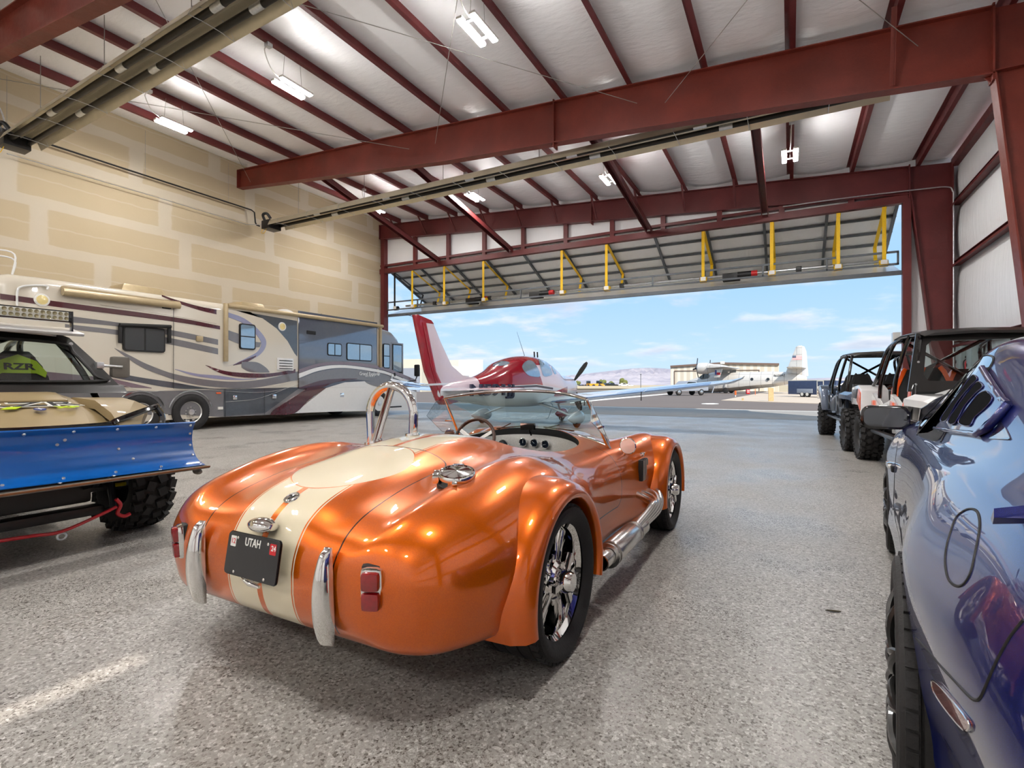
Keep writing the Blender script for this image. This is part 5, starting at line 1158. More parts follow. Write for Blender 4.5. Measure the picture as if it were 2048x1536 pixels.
# ================================================================ dark blue coupe at the right edge
A_ = .118; GX, GY = 1.205, 1.775
cp_ = thing('coupe', 'glossy dark blue fastback coupe cut by the right edge', 'car', (GX, GY, 0), -math.asin(A_))
n = NT('navy_paint'); fl = n.noise(1500, 2); x, y, z = n.xyz()
n.set('Base Color', n.mix(fl.sm(.35, .75), rgb(10,18,76), rgb(26,44,140))); n.set('Metallic', .45); n.set('Roughness', .28); n.set('Coat Weight', 1); n.set('Coat Roughness', .008); n.set('Coat IOR', 1.55); M['navy_paint'] = n.m
mat('tinted_window', rgb(10,12,15), .03, coat=1, var=.1, spec=.9); mat('mirror_silver', (.12,.125,.135,1), .03, 1, var=.02); mat('slot_black', rgb(6,6,8), .9, spec=.05); mat('side_marker', rgb(150,40,28), .2, coat=1, var=.25, vs=80)
S2 = [ # y, zc, xr, zr, xb, zb, xs, zs, xm, zm, xl, zl, xk, zk
 (-1.13,.88,.45,.87,.60,.85,.66,.80,.70,.62,.68,.44,.60,.32),
 (-1.06,1.02,.52,1.01,.68,.97,.745,.90,.79,.66,.77,.42,.70,.27),
 (-.86,1.065,.56,1.06,.72,1.015,.79,.945,.855,.69,.80,.42,.72,.25),
 (-.52,1.09,.56,1.085,.72,1.02,.805,.955,.898,.71,.855,.42,.78,.23),
 (-.12,1.22,.52,1.195,.725,1.015,.81,.955,.92,.74,.92,.42,.89,.22),
 (.30,1.335,.52,1.31,.735,.995,.815,.94,.90,.72,.90,.42,.875,.20),
 (.80,1.40,.55,1.37,.75,.975,.815,.925,.885,.68,.885,.40,.86,.19),
 (1.20,1.395,.55,1.365,.75,.965,.815,.915,.88,.66,.88,.40,.855,.19),
 (1.55,1.335,.55,1.305,.75,.96,.815,.91,.88,.66,.88,.40,.855,.19),
 (1.95,1.17,.57,1.145,.75,.955,.82,.905,.885,.67,.885,.40,.86,.19),
 (2.22,1.035,.60,1.02,.75,.96,.825,.905,.895,.69,.895,.41,.87,.2),
 (2.72,.985,.6,.98,.75,.94,.83,.885,.915,.70,.915,.42,.89,.21),
 (3.20,.895,.58,.89,.72,.85,.80,.79,.875,.62,.87,.40,.83,.22),
 (3.50,.78,.5,.77,.63,.73,.71,.68,.78,.54,.77,.38,.72,.25),
 (3.62,.66,.4,.65,.52,.62,.58,.58,.62,.50,.62,.4,.56,.3)]
def sec2(q):
    y, zc, xr, zr, xb, zb, xs, zs, xm, zm, xl, zl, xk, zk = q
    hh = [(0, zc), (xr*.55, zc-(zc-zr)*.35), (xr, zr), ((xr+xb)/2+.012, (zr+zb)/2+.02), (xb, zb), (xs, zs), ((xs+xm)/2+.012, (zs+zm)/2+.01), (xm, zm), ((xm+xl)/2+.003, (zm+zl)/2), (xl, zl), (xk, zk), (xk*.6, zk-.01), (0, zk-.01)]
    return [V((a, y, b)) for a, b in hh]+[V((-a, y, b)) for a, b in hh[-2:0:-1]]
S_ = [sec2(q) for q in S2]; npt = len(S_[0]); cols = [catmull([r[j] for r in S_], 7) for j in range(npt)]
rows = [catmull([cols[j][i] for j in range(npt)], 5, closed=True) for i in range(len(cols[0]))]
mb = MB(); R = mb.grid(rows, cu=True); mb.cap(R[0][::-1]); mb.cap(R[-1]); cbody = mb.build('body', ['navy_paint', 'black_trim'], cp_, sharp=None)
MW = tr(GX, GY, 0) @ rz(-math.asin(A_)); MWI = MW.inverted()
cut = []
for wy in (0, 2.72):
    for s in (-1, 1): cut.append(throw(MB().lathe([(0, 0), (.375, 0), (.375, .6), (0, .6)], MW @ tr(s*.95-.3, wy, .35) @ ry(PI/2), 48)))
bpy.context.view_layer.update(); cutaway(cbody, cut); me = cbody.data
for p in me.polygons:
    c = p.center; p.material_index = int(any(math.hypot(c.y-wy, c.z-.35) < .377 and abs(c.x) > .5 for wy in (0, 2.72))); p.use_smooth = True
me.set_sharp_from_angle(angle=math.radians(30))
bpy.context.view_layer.update()
CAMP = MWI @ V((0,0,CH))
def hit(px, py, off=0, ob=None):
    d = (MWI.to_3x3() @ ray(px, py)).normalized(); ok, p, nn, i = cbody.ray_cast(CAMP, d)
    if not ok: return None
    return p+nn*off
def trace(pts, name, r, m, parent=None, closed=False, off=.0, n=5, flat=1):
    P = [(p.x, p.y) for p in catmull([(a, b, 0) for a, b in pts], n, closed=closed)]; H = [h for h in (hit(a, b, off) for a, b in P) if h]
    return MB().tube(H, r, 6, closed=closed, flat=flat).build(name, m, parent or cp_, sharp=60)
def patch(pts, name, m, off, parent=None, n=4, rings=5, smooth=True):
    """surface patch: outline rays and shrunken copies of it dropped on the body"""
    P = [(p.x, p.y) for p in catmull([(a, b, 0) for a, b in pts], n, closed=True)] if smooth else pts; cx_ = sum(p[0] for p in P)/len(P); cy_ = sum(p[1] for p in P)/len(P)
    rws = []
    for k in range(rings):
        f = 1-k/rings; r = [hit(cx_+(a-cx_)*f, cy_+(b-cy_)*f, off) for a, b in P]
        if any(q is None for q in r): r = [q if q else next((z for z in r if z), V((0,0,0))) for q in r]
        rws.append(r)
    edge = [hit(a, b, -.004) or rws[0][i] for i, (a, b) in enumerate(P)]
    mb = MB(); R = mb.grid([edge]+rws, cu=True); c = mb.bm.verts.new(hit(cx_, cy_, off) or rws[-1][0])
    for k in range(len(P)): mb._f([R[-1][k], R[-1][(k+1)%len(P)], c])
    return mb.build(name, m, parent or cp_, sharp=50)
# door glass
patch([(1836,868),(1848,838),(1872,800),(1905,760),(1938,728),(1962,716),(1980,714),(1986,722),(1970,748),(1940,792),(1905,840),(1878,880),(1858,880)], 'door_glass', 'tinted_window', .003)
trace([(1834,870),(1846,834),(1872,796),(1905,756),(1938,724),(1964,712),(1983,712),(1988,722),(1970,752),(1940,796),(1905,845),(1882,884)], 'window_seal', .0035, 'black_trim', off=.001)
# louvred quarter window cover
lq = patch([(1878,858),(1900,830),(1930,790),(1955,757),(1966,741),(1972,738),(1985,760),(2010,800),(2020,812),(1998,835),(1980,848),(1968,862),(1958,866)], 'quarter_louver', 'navy_paint', .014, smooth=False, rings=4)
for pts in ([(1889,842),(1905,817),(1930,785),(1950,758),(1957,753),(1964,762),(1950,776),(1925,806),(1903,842)], [(1905,846),(1925,815),(1950,782),(1963,768),(1970,768),(1976,778),(1962,790),(1940,815),(1920,849)], [(1927,848),(1945,820),(1965,795),(1980,786),(1988,790),(1996,802),(1985,818),(1962,838),(1950,856)]):
    patch(pts, 'louver_slot', 'slot_black', .0155, lq); trace(pts, 'slot_edge', .0022, 'navy_paint', lq, True, .016)
# rear sail panel glass corner and trims
patch([(1980,878),(2000,846),(2004,842),(2012,856),(2022,878),(2018,880)], 'rear_quarter_glass', 'tinted_window', .003, smooth=False)
trace([(1972,738),(1990,768),(2012,800),(2024,813)], 'louver_rim', .012, 'navy_paint', lq, off=.012); trace([(2024,813),(2004,838),(1985,858),(1962,872)], 'louver_rim', .012, 'navy_paint', lq, off=.012); trace([(1874,858),(1905,864),(1940,868),(1962,872)], 'louver_rim', .008, 'navy_paint', lq, off=.010)
# filler door, panel gaps, side marker
FD = [(1903,1060),(1912,1036),(1928,1022),(1944,1018),(1956,1026),(1960,1048),(1957,1075),(1950,1110),(1942,1145),(1928,1168),(1913,1172),(1898,1160),(1891,1130),(1893,1095)]
trace(FD, 'filler_door_gap', .0035, 'black_trim', closed=True, off=-.001)
trace([(1832,1276),(1848,1292),(1880,1330),(1915,1368),(1940,1394),(1952,1400),(1962,1394),(1975,1365),(1995,1320),(2020,1275),(2047,1240)], 'bumper_gap', .003, 'black_trim', off=-.0005)
sm_ = patch([(1869,1362),(1880,1368),(1910,1402),(1940,1440),(1945,1452),(1940,1462),(1930,1458),(1900,1424),(1877,1392),(1870,1376)], 'side_marker', 'side_marker', .005)
trace([(1869,1362),(1880,1368),(1910,1402),(1940,1440),(1945,1452),(1940,1462),(1930,1458),(1900,1424),(1877,1392),(1870,1376)], 'marker_rim', .0022, 'chrome', sm_, True, .004)
trace([(1762,905),(1764,940),(1772,985),(1784,1030)], 'door_gap', .0025, 'black_trim', off=-.0005); trace([(1796,882),(1790,930),(1788,985),(1786,1020)], 'door_gap', .0025, 'black_trim', off=-.0005)
# door handle
h_ = hit(1784, 930); 
if h_:
    e = child('door_handle', cp_, h_, (0,0,.05)); MB().box((-.012, 0, 0), (.035,.16,.035), bev=.012).build('grip', 'chrome', e); MB().box((-.004,-.11,-.01), (.02,.05,.04), bev=.008).build('lock', 'black_trim', e)
# mirror
mp = MWI @ at_d(1770, 834, 3.55); e = child('side_mirror', cp_, mp, (0,0,.0))
rw = []
for y, k in ((-.055,.90),(-.05,1.0),(0,1.0),(.06,.86),(.10,.5)): rw.append([(a*k, y, b*k) for a, b in rrect(.275,.160,.055)])
mb = MB(); R = mb.grid(rw, cu=True); mb.cap(R[0]); mb.cap(R[-1]); mb.build('mirror_shell', 'gloss_black', e, sharp=50)
MB().prism(rrect(.240,.128,.045), .054, .057, rx(PI/2)).build('mirror_glass', 'mirror_silver', e)
mb = MB(); mb.tube(catmull([(.10,.01,-.03),(.20,.01,-.055),(.31,.04,-.06)], 4), [.05]*9, 8, flat=.6); mb.prism([(.17,-.075),(.34,-.02),(.34,.17),(.27,.13),(.19,.06)], -.0, .05, rx(PI/2)); mb.build('mirror_arm', 'gloss_black', e, sharp=40)
# rear spoiler
mb = MB(); rws = []
for k in range(15):
    x = -.842+1.684*k/14; e_ = abs(x)/.842; zz = 1.13-.122*e_**2.5; w_ = .14*(1-.93*e_**12)+.006
    yb = -.98+.12*e_**4
    rws.append([(x, yb-w_*.6, zz-.005), (x, yb-.01, zz+.022*(1-.6*e_**4)), (x, yb+w_, zz-.012), (x, yb, zz-.028*(1-.4*e_**4))])
R = mb.grid(rws, cu=True); mb.cap(R[0]); mb.cap(R[-1]); mb.build('spoiler', 'navy_paint', cp_)
for s in (-1, 1): MB().box((s*.5, -.93, 1.075), (.05,.12,.06), bev=.01).build('spoiler_foot', 'navy_paint', cp_)
# backlight and windscreen glass on the top
def topgrid(y0, y1, w0, w1, nm, m, off=.003):
    mb = MB(); rws = []
    for i in range(9):
        y = y0+(y1-y0)*i/8; w_ = w0+(w1-w0)*i/8; r = []
        for j in range(13):
            x = -w_+2*w_*j/12; ok, p, nn, _ = cbody.ray_cast(V((x, y, 2)), V((0,0,-1))); r.append(p+nn*off if ok else V((x,y,1)))
        rws.append(r)
    mb.grid(rws); return mb.build(nm, m, cp_)
topgrid(-.45, .30, .50, .46, 'rear_window', 'tinted_window'); topgrid(1.42, 2.12, .47, .55, 'windscreen', 'tinted_window')
for wy in (0, 2.72):
    for s in (-1, 1): wheel(cp_, (s*((.94 if wy == 0 else .915)-.125), wy, .347), .347, .25, .247, 'mesh', s, rim='satin_black')
MB().box((-.76, -.43, .24), (.10,.03,.26), bev=.008).build('mud_flap', 'black_trim', cp_)
for s in (-1, 1): MB().box((s*.86, 1.36, .20), (.05, 1.9, .09), bev=.02).build('side_skirt', 'navy_paint', cp_)
# arch liners
# ================================================================ red and white light aeroplane outside the door
PA = -.052; PX0, PY0 = -7.15, 9.0
def pw(x, yt, z): return V((PX0-yt*math.sin(PA)+x*math.cos(PA), PY0+yt*math.cos(PA)+x*math.sin(PA), z))
o_ = pw(0, 4.6, 0)
ap = thing('light_aeroplane', 'red and white low-wing propeller aeroplane parked just outside the door', 'aeroplane', o_, PA)
n = NT('aeroplane_paint'); x, y, z = n.xyz(); yt = y+4.6
line = 1.16+(yt-2.2)*.03-(yt-4.2).max(0.0)*.11
red = z.gt(line)*yt.gt(1.9+0)*(yt+(z-1.2)*.5).lt(4.55); sheen = z.gt(line)  # lilac upper body is a reflected sheen painted into the colour
dk = (z-line+.05).abs().lt(.03)*yt.gt(1.9)*yt.lt(5.2)
lowred = (z-.62-(yt-5.2)*.16).lt(0.36)*yt.gt(5.25)*(z-.9).lt(.4)*(yt-z*.4).gt(5.0)
col = n.mix(sheen, rgb(214,220,228), rgb(214,196,206)); col = n.mix(red.max((z.gt(1.78))*yt.lt(5.6)), col, rgb(142,14,34)); col = n.mix(dk, col, rgb(40,34,56)); col = n.mix(lowred*z.lt(1.2)*yt.lt(6.3), col, rgb(150,22,44))
n.set('Base Color', col); n.set('Roughness', .18); n.set('Coat Weight', 1); n.set('Coat Roughness', .02); M['aeroplane_paint'] = n.m
mat('plane_red', rgb(148,14,36), .2, coat=1, var=.06); mat('plane_white', rgb(216,222,230), .2, coat=1, var=.03); mat('plane_sheen', rgb(206,192,204), .2, coat=1, var=.03); mat('wing_reflection', rgb(120,150,196), .12, .3, coat=1, var=.05); mat('letter_navy', rgb(34,36,62), .4)  # fin lilac and flap blue are reflections put into the colour
FS = [(.50,1.14,.90,.035),(.8,1.24,.86,.09),(1.3,1.32,.80,.17),(2.0,1.42,.71,.27),(2.6,1.60,.64,.36),(3.1,1.83,.60,.46),(3.8,2.0,.56,.56),(4.5,2.06,.54,.61),(5.2,2.0,.54,.62),(5.8,1.80,.56,.61),(6.3,1.58,.60,.57),(6.9,1.52,.68,.50),(7.4,1.47,.76,.40),(7.7,1.38,.86,.28),(7.8,1.30,.96,.18)]
rws = []
for yt, zt, zb, w_ in FS:
    zc = zb+(zt-zb)*.47; P = []
    for k in range(16):
        a = 2*PI*k/16; c_, s_ = math.cos(a), math.sin(a); P.append(V((math.copysign(abs(c_)**.8, c_)*w_, yt-4.6, zc+math.copysign(abs(s_)**.85, s_)*((zt-zc) if s_ > 0 else (zc-zb)))))
    rws.append(P)
cols = [catmull([r[j] for r in rws], 5) for j in range(16)]; rws = [catmull([cols[j][i] for j in range(16)], 3, closed=True) for i in range(len(cols[0]))]
mb = MB(); R = mb.grid(rws, cu=True); mb.cap(R[0]); mb.cap(R[-1]); fus = mb.build('fuselage', 'aeroplane_paint', ap, sharp=40)
bpy.context.view_layer.update(); PM = (tr(*o_) @ rz(PA)).inverted()
def phit(px, py, off):
    c = PM @ V((0,0,CH)); ok, p, nn, i = fus.ray_cast(c, (PM.to_3x3() @ ray(px, py)).normalized()); return p+nn*off if ok else None
def ppatch(pts, name, m, off, parent=ap):
    P = [(p.x, p.y) for p in catmull([(a, b, 0) for a, b in pts], 4, closed=True)]; cx_ = sum(p[0] for p in P)/len(P); cy_ = sum(p[1] for p in P)/len(P); L = []
    for k in range(4):
        f = 1-k/4; r = [phit(cx_+(a-cx_)*f, cy_+(b-cy_)*f, off) for a, b in P]; g = next((q for q in r if q), None)
        if g is None: return None
        L.append([q or g for q in r])
    mb = MB(); R = mb.grid(L, cu=True); c = mb.bm.verts.new(phit(cx_, cy_, off) or L[-1][0]); [mb._f([R[-1][k], R[-1][(k+1)%len(P)], c]) for k in range(len(P))]
    return mb.build(name, m, parent, sharp=60)
q1 = lambda x, y: (740+x/4.096, 600+y/4.096)
mat('plane_glass', rgb(150,172,190), .04, .5, coat=1, var=.1)
ppatch([q1(*p) for p in ((1246,555),(1262,515),(1300,494),(1340,510),(1375,560),(1392,610),(1385,628),(1340,628),(1290,612))], 'cabin_window', 'plane_glass', .008)
ppatch([q1(*p) for p in ((1378,482),(1410,484),(1455,520),(1488,580),(1492,608),(1470,620),(1425,624),(1405,580))], 'cabin_window', 'plane_glass', .008)
ppatch([q1(*p) for p in ((1003,540),(1040,514),(1090,500),(1135,510),(1140,522),(1100,537),(1050,542))], 'cabin_window', 'plane_glass', .008)
ppatch([q1(*p) for p in ((1470,505),(1490,520),(1522,590),(1524,606),(1508,606),(1490,560))], 'cabin_window', 'plane_glass', .008)
# fin and rudder
def yzprism(pts, x0, x1, name, m, parent=ap, bev=.015): return MB().prism([(a-4.6, b) for a, b in pts], x0, x1, YZ(0), bev=bev).build(name, m, parent, sharp=30)
yzprism([(.62,.90),(.30,1.5),(-.02,2.58),(.36,2.58),(.60,2.2),(1.0,1.65),(1.45,1.42),(2.1,1.36),(1.7,1.1),(1.0,.9)], -.045, .045, 'fin', 'plane_sheen')
yzprism([(.62,.90),(.30,1.5),(-.02,2.58),(.10,2.58),(.44,1.5),(.80,1.0)], -.05, .05, 'fin_stripe', 'plane_red', bev=.004)
rd = yzprism([(.50,.84),(.10,1.5),(-.28,2.72),(-.15,2.74),(.30,2.66),(.40,2.58),(-.02,2.58),(.30,1.5),(.68,.80)], -.035, .035, 'rudder', 'plane_red')
yzprism([(.66,.74),(.50,.86),(.70,1.0),(1.1,.9),(1.3,.80),(.9,.74)], -.06, .06, 'tail_cone', 'plane_red')
yzprism([(.02,1.22),(.52,1.24),(1.5,1.26),(1.5,1.22),(.52,1.195),(.03,1.18)], -.055, .055, 'fin_line', 'plane_white', bev=.002)
MB().tube([(0,-4.6-.28,2.68),(0,-4.6-.5,2.7)], .006, 5).build('tail_antenna', 'black_trim', rd)
# lifting surfaces
AF = [(0,.0),(.03,.045),(.12,.085),(.3,.105),(.55,.085),(.8,.04),(1,.004),(.8,-.012),(.5,-.03),(.2,-.04),(.05,-.03)]
def surf(secs, name, m):
    """secs: (x, y_leading, z, chord, thickness factor)"""
    mb = MB(); R = mb.grid([[(x, yl-c*a, z+c*b*k) for a, b in AF] for x, yl, z, c, k in secs], cu=True); mb.cap(R[0]); mb.cap(R[-1]); return mb.build(name, m, ap, sharp=45)
for s in (-1, 1):
    wg = surf([(s*.3,1.45,.66,1.55,1.3),(s*1.2,1.40,.76,1.45,1.2),(s*3.6,1.22,1.03,1.12,1.1),(s*5.2,1.08,1.21,.88,1.0),(s*5.6,1.0,1.27,.70,.9),(s*5.85,.75,1.36,.36,.8),(s*5.92,.52,1.42,.1,.6)], 'wing', 'plane_white')
    for x0, x1, nm in ((.9,3.5,'flap'),(3.55,5.15,'aileron')):
        pa = lambda x, k: V((s*x, (1.45-.06*x)-(1.55-.125*x)*k, .62+.113*x))
        mb = MB(); P = [pa(x0,.76), pa(x1,.76), pa(x1,1.03), pa(x0,1.03)]; a = [mb.bm.verts.new(p+V((0,0,.075*(1 if k < 2 else .2)))) for k, p in enumerate(P)]; b = [mb.bm.verts.new(p-V((0,0,.012))) for p in P]
        mb._f(a); mb._f(b[::-1]); [mb._f([a[k], b[k], b[(k+1)%4], a[(k+1)%4]]) for k in range(4)]; mb.build(nm, 'wing_reflection', wg, sharp=20)
    for x in (1.9, 3.5): MB().tube([(s*x, -.02, .80+.1*x-.12), (s*x, -.03, .58+.1*x-.14)], .012, 6).build('hinge_arm', 'black_trim', wg)
    surf([(s*.05,-3.0,1.06,.95,.7),(s*1.2,-3.12,1.09,.78,.7),(s*1.85,-3.22,1.10,.60,.7),(s*1.95,-3.35,1.10,.40,.6)], 'tailplane', 'plane_white')
    # main gear
    g_ = child('main_gear', ap); MB().tube([(s*.35,.15,.66),(s*.9,.12,.52),(s*1.5,.08,.30)], [.09,.07,.05], 10, flat=.5).build('gear_leg', 'plane_white', g_)
    rr = [(t_, .15*math.sin(PI*t_**.7)**.8+.005) for t_ in [i/12 for i in range(13)]]
    mb = MB(); R = mb.grid([[(s*1.62+r*.72*math.cos(a), .62-1.15*t_, .27+r*1.25*math.sin(a)) for a in [2*PI*q/14 for q in range(14)]] for t_, r in rr], cu=True); mb.cap(R[0]); mb.cap(R[-1]); mb.build('wheel_pant', 'plane_white', g_, sharp=60)
    MB().lathe([(.001,-.06),(.15,-.06),(.175,-.03),(.175,.03),(.15,.06),(.001,.06)], tr(s*1.62,.08,.175) @ ry(PI/2), 20).build('tire', 'rubber', g_)
g_ = child('nose_gear', ap); MB().tube([(0,2.15,.62),(0,2.45,.2)], .035, 8).build('gear_leg', 'plane_white', g_)
mb = MB(); R = mb.grid([[(r*.75*math.cos(a), 2.9-.95*t_, .25+r*1.15*math.sin(a)) for a in [2*PI*q/14 for q in range(14)]] for t_, r in rr], cu=True); mb.cap(R[0]); mb.cap(R[-1]); mb.build('wheel_pant', 'plane_red', g_, sharp=60)
MB().lathe([(.001,-.05),(.14,-.05),(.16,-.03),(.16,.03),(.14,.05),(.001,.05)], tr(0,2.45,.16) @ ry(PI/2), 20).build('tire', 'rubber', g_)
# propeller
pr = child('propeller', ap, (0, 3.22, 1.22)); MB().lathe([(.17,0),(.165,.08),(.12,.22),(.05,.3),(.001,.32)], rx(-PI/2), 20).build('spinner', 'plane_white', pr)
for k in range(3):
    a = math.radians(52)+k*2*PI/3
    mb = MB(); rws = []
    for r, c_, tw in ((.12,.05,.9),(.3,.10,.7),(.6,.115,.45),(.85,.09,.3),(.97,.04,.25)): rws.append([V((r, 0, 0))+V((0, math.sin(tw)*u*c_+.012*v, math.cos(tw)*u*c_)) for u, v in ((-1,0),(0,1),(1,0),(0,-1))])
    R = mb.grid([[ry(-a) @ p for p in r] for r in rws], cu=True); mb.cap(R[0]); mb.cap(R[-1]); mb.build('blade', 'black_trim', pr, sharp=30)
MB().tube([(0,-.05,2.05),(-.05,-.42,2.75)], [.008,.003], 6).build('whip_antenna', 'black_trim', ap)
for dy in (.55, .75): MB().tube([(0,dy,2.05),(0,dy-.02,2.22)], .022, 8).build('stub_antenna', 'black_trim', ap)
MB().tube(catmull([(.1,1.6,.58),(.2,1.1,.2),(.25,.8,.18)], 4), .012, 6).build('step_tube', 'plane_white', ap)
text_mesh('N591JJ', .40, 'registration_lettering', 'letter_navy', ap, tr(.375, 2.30-4.6, 1.06) @ rz(-.105) @ MX(((0,0,1,0),(1,0,0,0),(0,1,0,0),(0,0,0,1))) @ ry(0), .03, .008, 1.62)
# ================================================================ distance: hills, buildings, seaplane, vehicles
def gpt(u, D): p = at_d(u, 770, D); return V((p.x, p.y, 0))
def vz(v, D): return CH+(HZ-v)*D/FOC
n = NT('hill_haze'); f = n.noise(.004, 6)*.6+n.noise(.0012, 4)*.4; n.set('Base Color', n.mix(f.sm(.35, .65), rgb(150,146,158), rgb(186,178,182))); n.set('Roughness', 1); M['hill_haze'] = n.m  # pale lavender of distance haze is mixed into the hill colour
mat('building_cream', rgb(214,206,188), .8, var=.03); mat('building_white', rgb(232,226,212), .8, var=.03); mat('building_grey', rgb(150,156,166), .7); mat('roof_brown', rgb(112,92,82), .7)
def ridge(name, pts, D, lab, amp=.12):
    mb = MB(); P = [(p.x, p.y) for p in catmull([(a, b, 0) for a, b in pts], 8)]; rws = []
    for k, fr in enumerate((1, .82, .6, .35, .12, 0)):
        rws.append([at_d(u, 770, D-(1-fr)*D*.28)*1 for u, v in P]); 
        for i, (u, v) in enumerate(P): q = rws[-1][i]; q.z = max(-.4, (HZ-v)/FOC*D*fr*(1+amp*math.sin(i*1.7+k*2.3)*(1 if 0 < fr < 1 else 0))) if fr else -.4
    back = [q.copy() for q in rws[0]]
    for q in back: q.z = -.4; q.x *= 1.06; q.y *= 1.06
    mb.grid([back]+rws); return struct(mb.build(name, 'hill_haze', sharp=None), lab, 'hill')
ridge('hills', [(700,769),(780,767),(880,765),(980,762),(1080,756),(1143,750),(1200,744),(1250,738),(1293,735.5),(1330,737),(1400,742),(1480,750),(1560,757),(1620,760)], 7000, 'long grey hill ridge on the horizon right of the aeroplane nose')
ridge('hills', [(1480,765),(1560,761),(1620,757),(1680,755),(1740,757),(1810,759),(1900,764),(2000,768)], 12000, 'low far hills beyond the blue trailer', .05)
def block(name, lab, cat, u0, u1, D0, D1, vt0, vt1, depth, m, roof=None, peak=None, group=None):
    a, b = gpt(u0, D0), gpt(u1, D1); d = (b-a); L = d.length; d.normalize(); nrm = V((-d.y, d.x, 0)); 
    if nrm.dot(V((a.x, a.y, 0))) < 0: nrm = -nrm
    t = thing(name, lab, cat, (a+b)/2, math.atan2(d.y, d.x), group); sg = 1 if (rz(t.rotation_euler.z) @ V((0,1,0))).dot(nrm) > 0 else -1
    h0, h1 = vz(vt0, D0), vz(vt1, D1); P = [(-L/2,0),(L/2,0),(L/2,h1)]+([(-L/2+L*peak[0], vz(peak[1], D0+(D1-D0)*peak[0]))] if peak else [])+[(-L/2,h0)]
    FRY = MX(((1,0,0,0),(0,0,1,0),(0,1,0,0),(0,0,0,1)))
    MB().prism(P, 0 if sg > 0 else -depth, depth if sg > 0 else 0, FRY).build('walls', m, t, sharp=20)
    if roof:
        top = P[2:]; 
        for (x0, z0), (x1, z1) in zip(top, top[1:]): MB().beam((x0, sg*-.1, z0+.1), (x1, sg*-.1, z1+.1), .5, .35).build('roof_trim', roof, t)
    return t, L, sg, FRY
n = NT('ribbed_cream'); x, y, z = n.xyz(); f = (x*5.2).sin().sm(-.2, .6); n.set('Base Color', n.mix(f, rgb(196,188,172), rgb(222,214,198))); n.set('Roughness', .7); M['ribbed_cream'] = n.m
hb, L, sg, FRY = block('hangar_building', 'large cream metal hangar with brown roof edge behind the old seaplane', 'building', 1341, 1558, 104, 96, 734, 729.5, 25, 'ribbed_cream', 'roof_brown', (.48, 727.5))
for (x0, z0), (x1, z1) in (((-L*.46,4.05),(L*.33,4.05)), ((-L*.46,0.1),(-L*.46,4.05)), ((L*.33,.1),(L*.33,4.05))): MB().beam((x0, -sg*.08, z0), (x1, -sg*.08, z1), .12, .16, up=(0,1,0)).build('door_track', 'roof_brown', hb)
MB().beam((-L*.02, -sg*.2, vz(725.5,100)), (L*.02, -sg*.2, vz(725.5,100)), .4, .5).build('ridge_vent', 'building_white', hb)
t, L, sg, FRY = block('hangar_building', 'cream hangar with grey doors seen between motorhome and aeroplane tail', 'building', 790, 843, 92, 90, 719, 718, 4, 'building_cream'); MB().box((0, -sg*.05, 2.1), (L*.9,.1,4.2)).build('hangar_door', 'building_grey', t)
t, L, sg, FRY = block('hangar_building', 'white flat-roofed building above the aeroplane tail cone', 'building', 917, 966, 110, 116, 719.5, 719.5, 16, 'building_white'); MB().box((L*.15, -sg*.05, 2.3), (1.2,.1,.5)).build('sign_board', 'roof_brown', t)
t, L, sg, FRY = block('hangar_building', 'low white shed with a grey roller door beside the fin', 'building', 897, 941, 96, 98, 730, 738, 3, 'building_white'); MB().box((L*.25, -sg*.05, 1.5), (L*.35,.1,3.0)).build('roller_door', 'building_grey', t)
# ---- silver seaplane
n = NT('old_aluminium'); f = n.noise(.5, 5)*.5+n.noise(3, 3)*.5; x, y, z = n.xyz(); seam = (y.mod(1.45)-.02).abs().lt(.03).max((z.mod(.9)-.02).abs().lt(.02)); n.set('Base Color', n.mix(seam, n.mix(f, rgb(186,184,180), rgb(226,222,214)), rgb(150,148,146))); n.set('Metallic', .25); n.set('Roughness', .4); M['old_aluminium'] = n.m
DT, DN = 70, 80
pt, pn = gpt(1618, DT), gpt(1368, DN); axis = (pn-pt); LS = axis.length; axis.normalize()
sp = thing('seaplane', 'old silver twin-engine seaplane with star-spangled fin flag on the far ramp', 'aeroplane', pt, math.atan2(axis.y, axis.x)-PI/2)
def sy(u):  # local y for a pixel column on the centre plane
    d = ray(u, 770); d = V((d.x, d.y)); m_ = pt.xy; a = axis.xy; det = d.x*(-a.y)+d.y*a.x; k = (m_.x*(-a.y)+m_.y*a.x)/det; q = d*k-m_; return q.dot(a), k
rws = []
for u, vt, vb, w_ in ((1614,752,763,.12),(1598,747,766,.35),(1575,744,769,.6),(1545,743,774,.95),(1500,744,778.5,1.15),(1460,745,783.5,1.25),(1425,745,785,1.2),(1405,751.5,784.5,1.15),(1390,757,782,1.0),(1377,761,778,.65),(1370,765,773,.25)):
    y, D = sy(u); zt, zb = vz(vt, D), vz(vb, D); rws.append([(0,y,zt),(w_*.6,y,zt-.12),(w_,y,zt-(zt-zb)*.3),(w_,y,zb+(zt-zb)*.32),(w_*.95,y,zb+(zt-zb)*.2),(0,y,zb),(-w_*.95,y,zb+(zt-zb)*.2),(-w_,y,zb+(zt-zb)*.32),(-w_,y,zt-(zt-zb)*.3),(-w_*.6,y,zt-.12)])
mb = MB(); R = mb.grid(rws, cu=True); mb.cap(R[0]); mb.cap(R[-1]); mb.build('hull', 'old_aluminium', sp, sharp=50)
def spz(u, v): y, D = sy(u); return (y, vz(v, D))
fn = MB().prism([spz(*q) for q in ((1572,744),(1592,694),(1597,691),(1604,691),(1604,757),(1580,758))], -.14, .14, YZ(0), bev=.05).build('fin', 'old_aluminium', sp, sharp=30)
MB().prism([spz(*q) for q in ((1604,691.5),(1609,693),(1613,703),(1615,730),(1617,752),(1604,755))], -.11, .11, YZ(0), bev=.05).build('rudder', 'plane_white', sp, sharp=30)
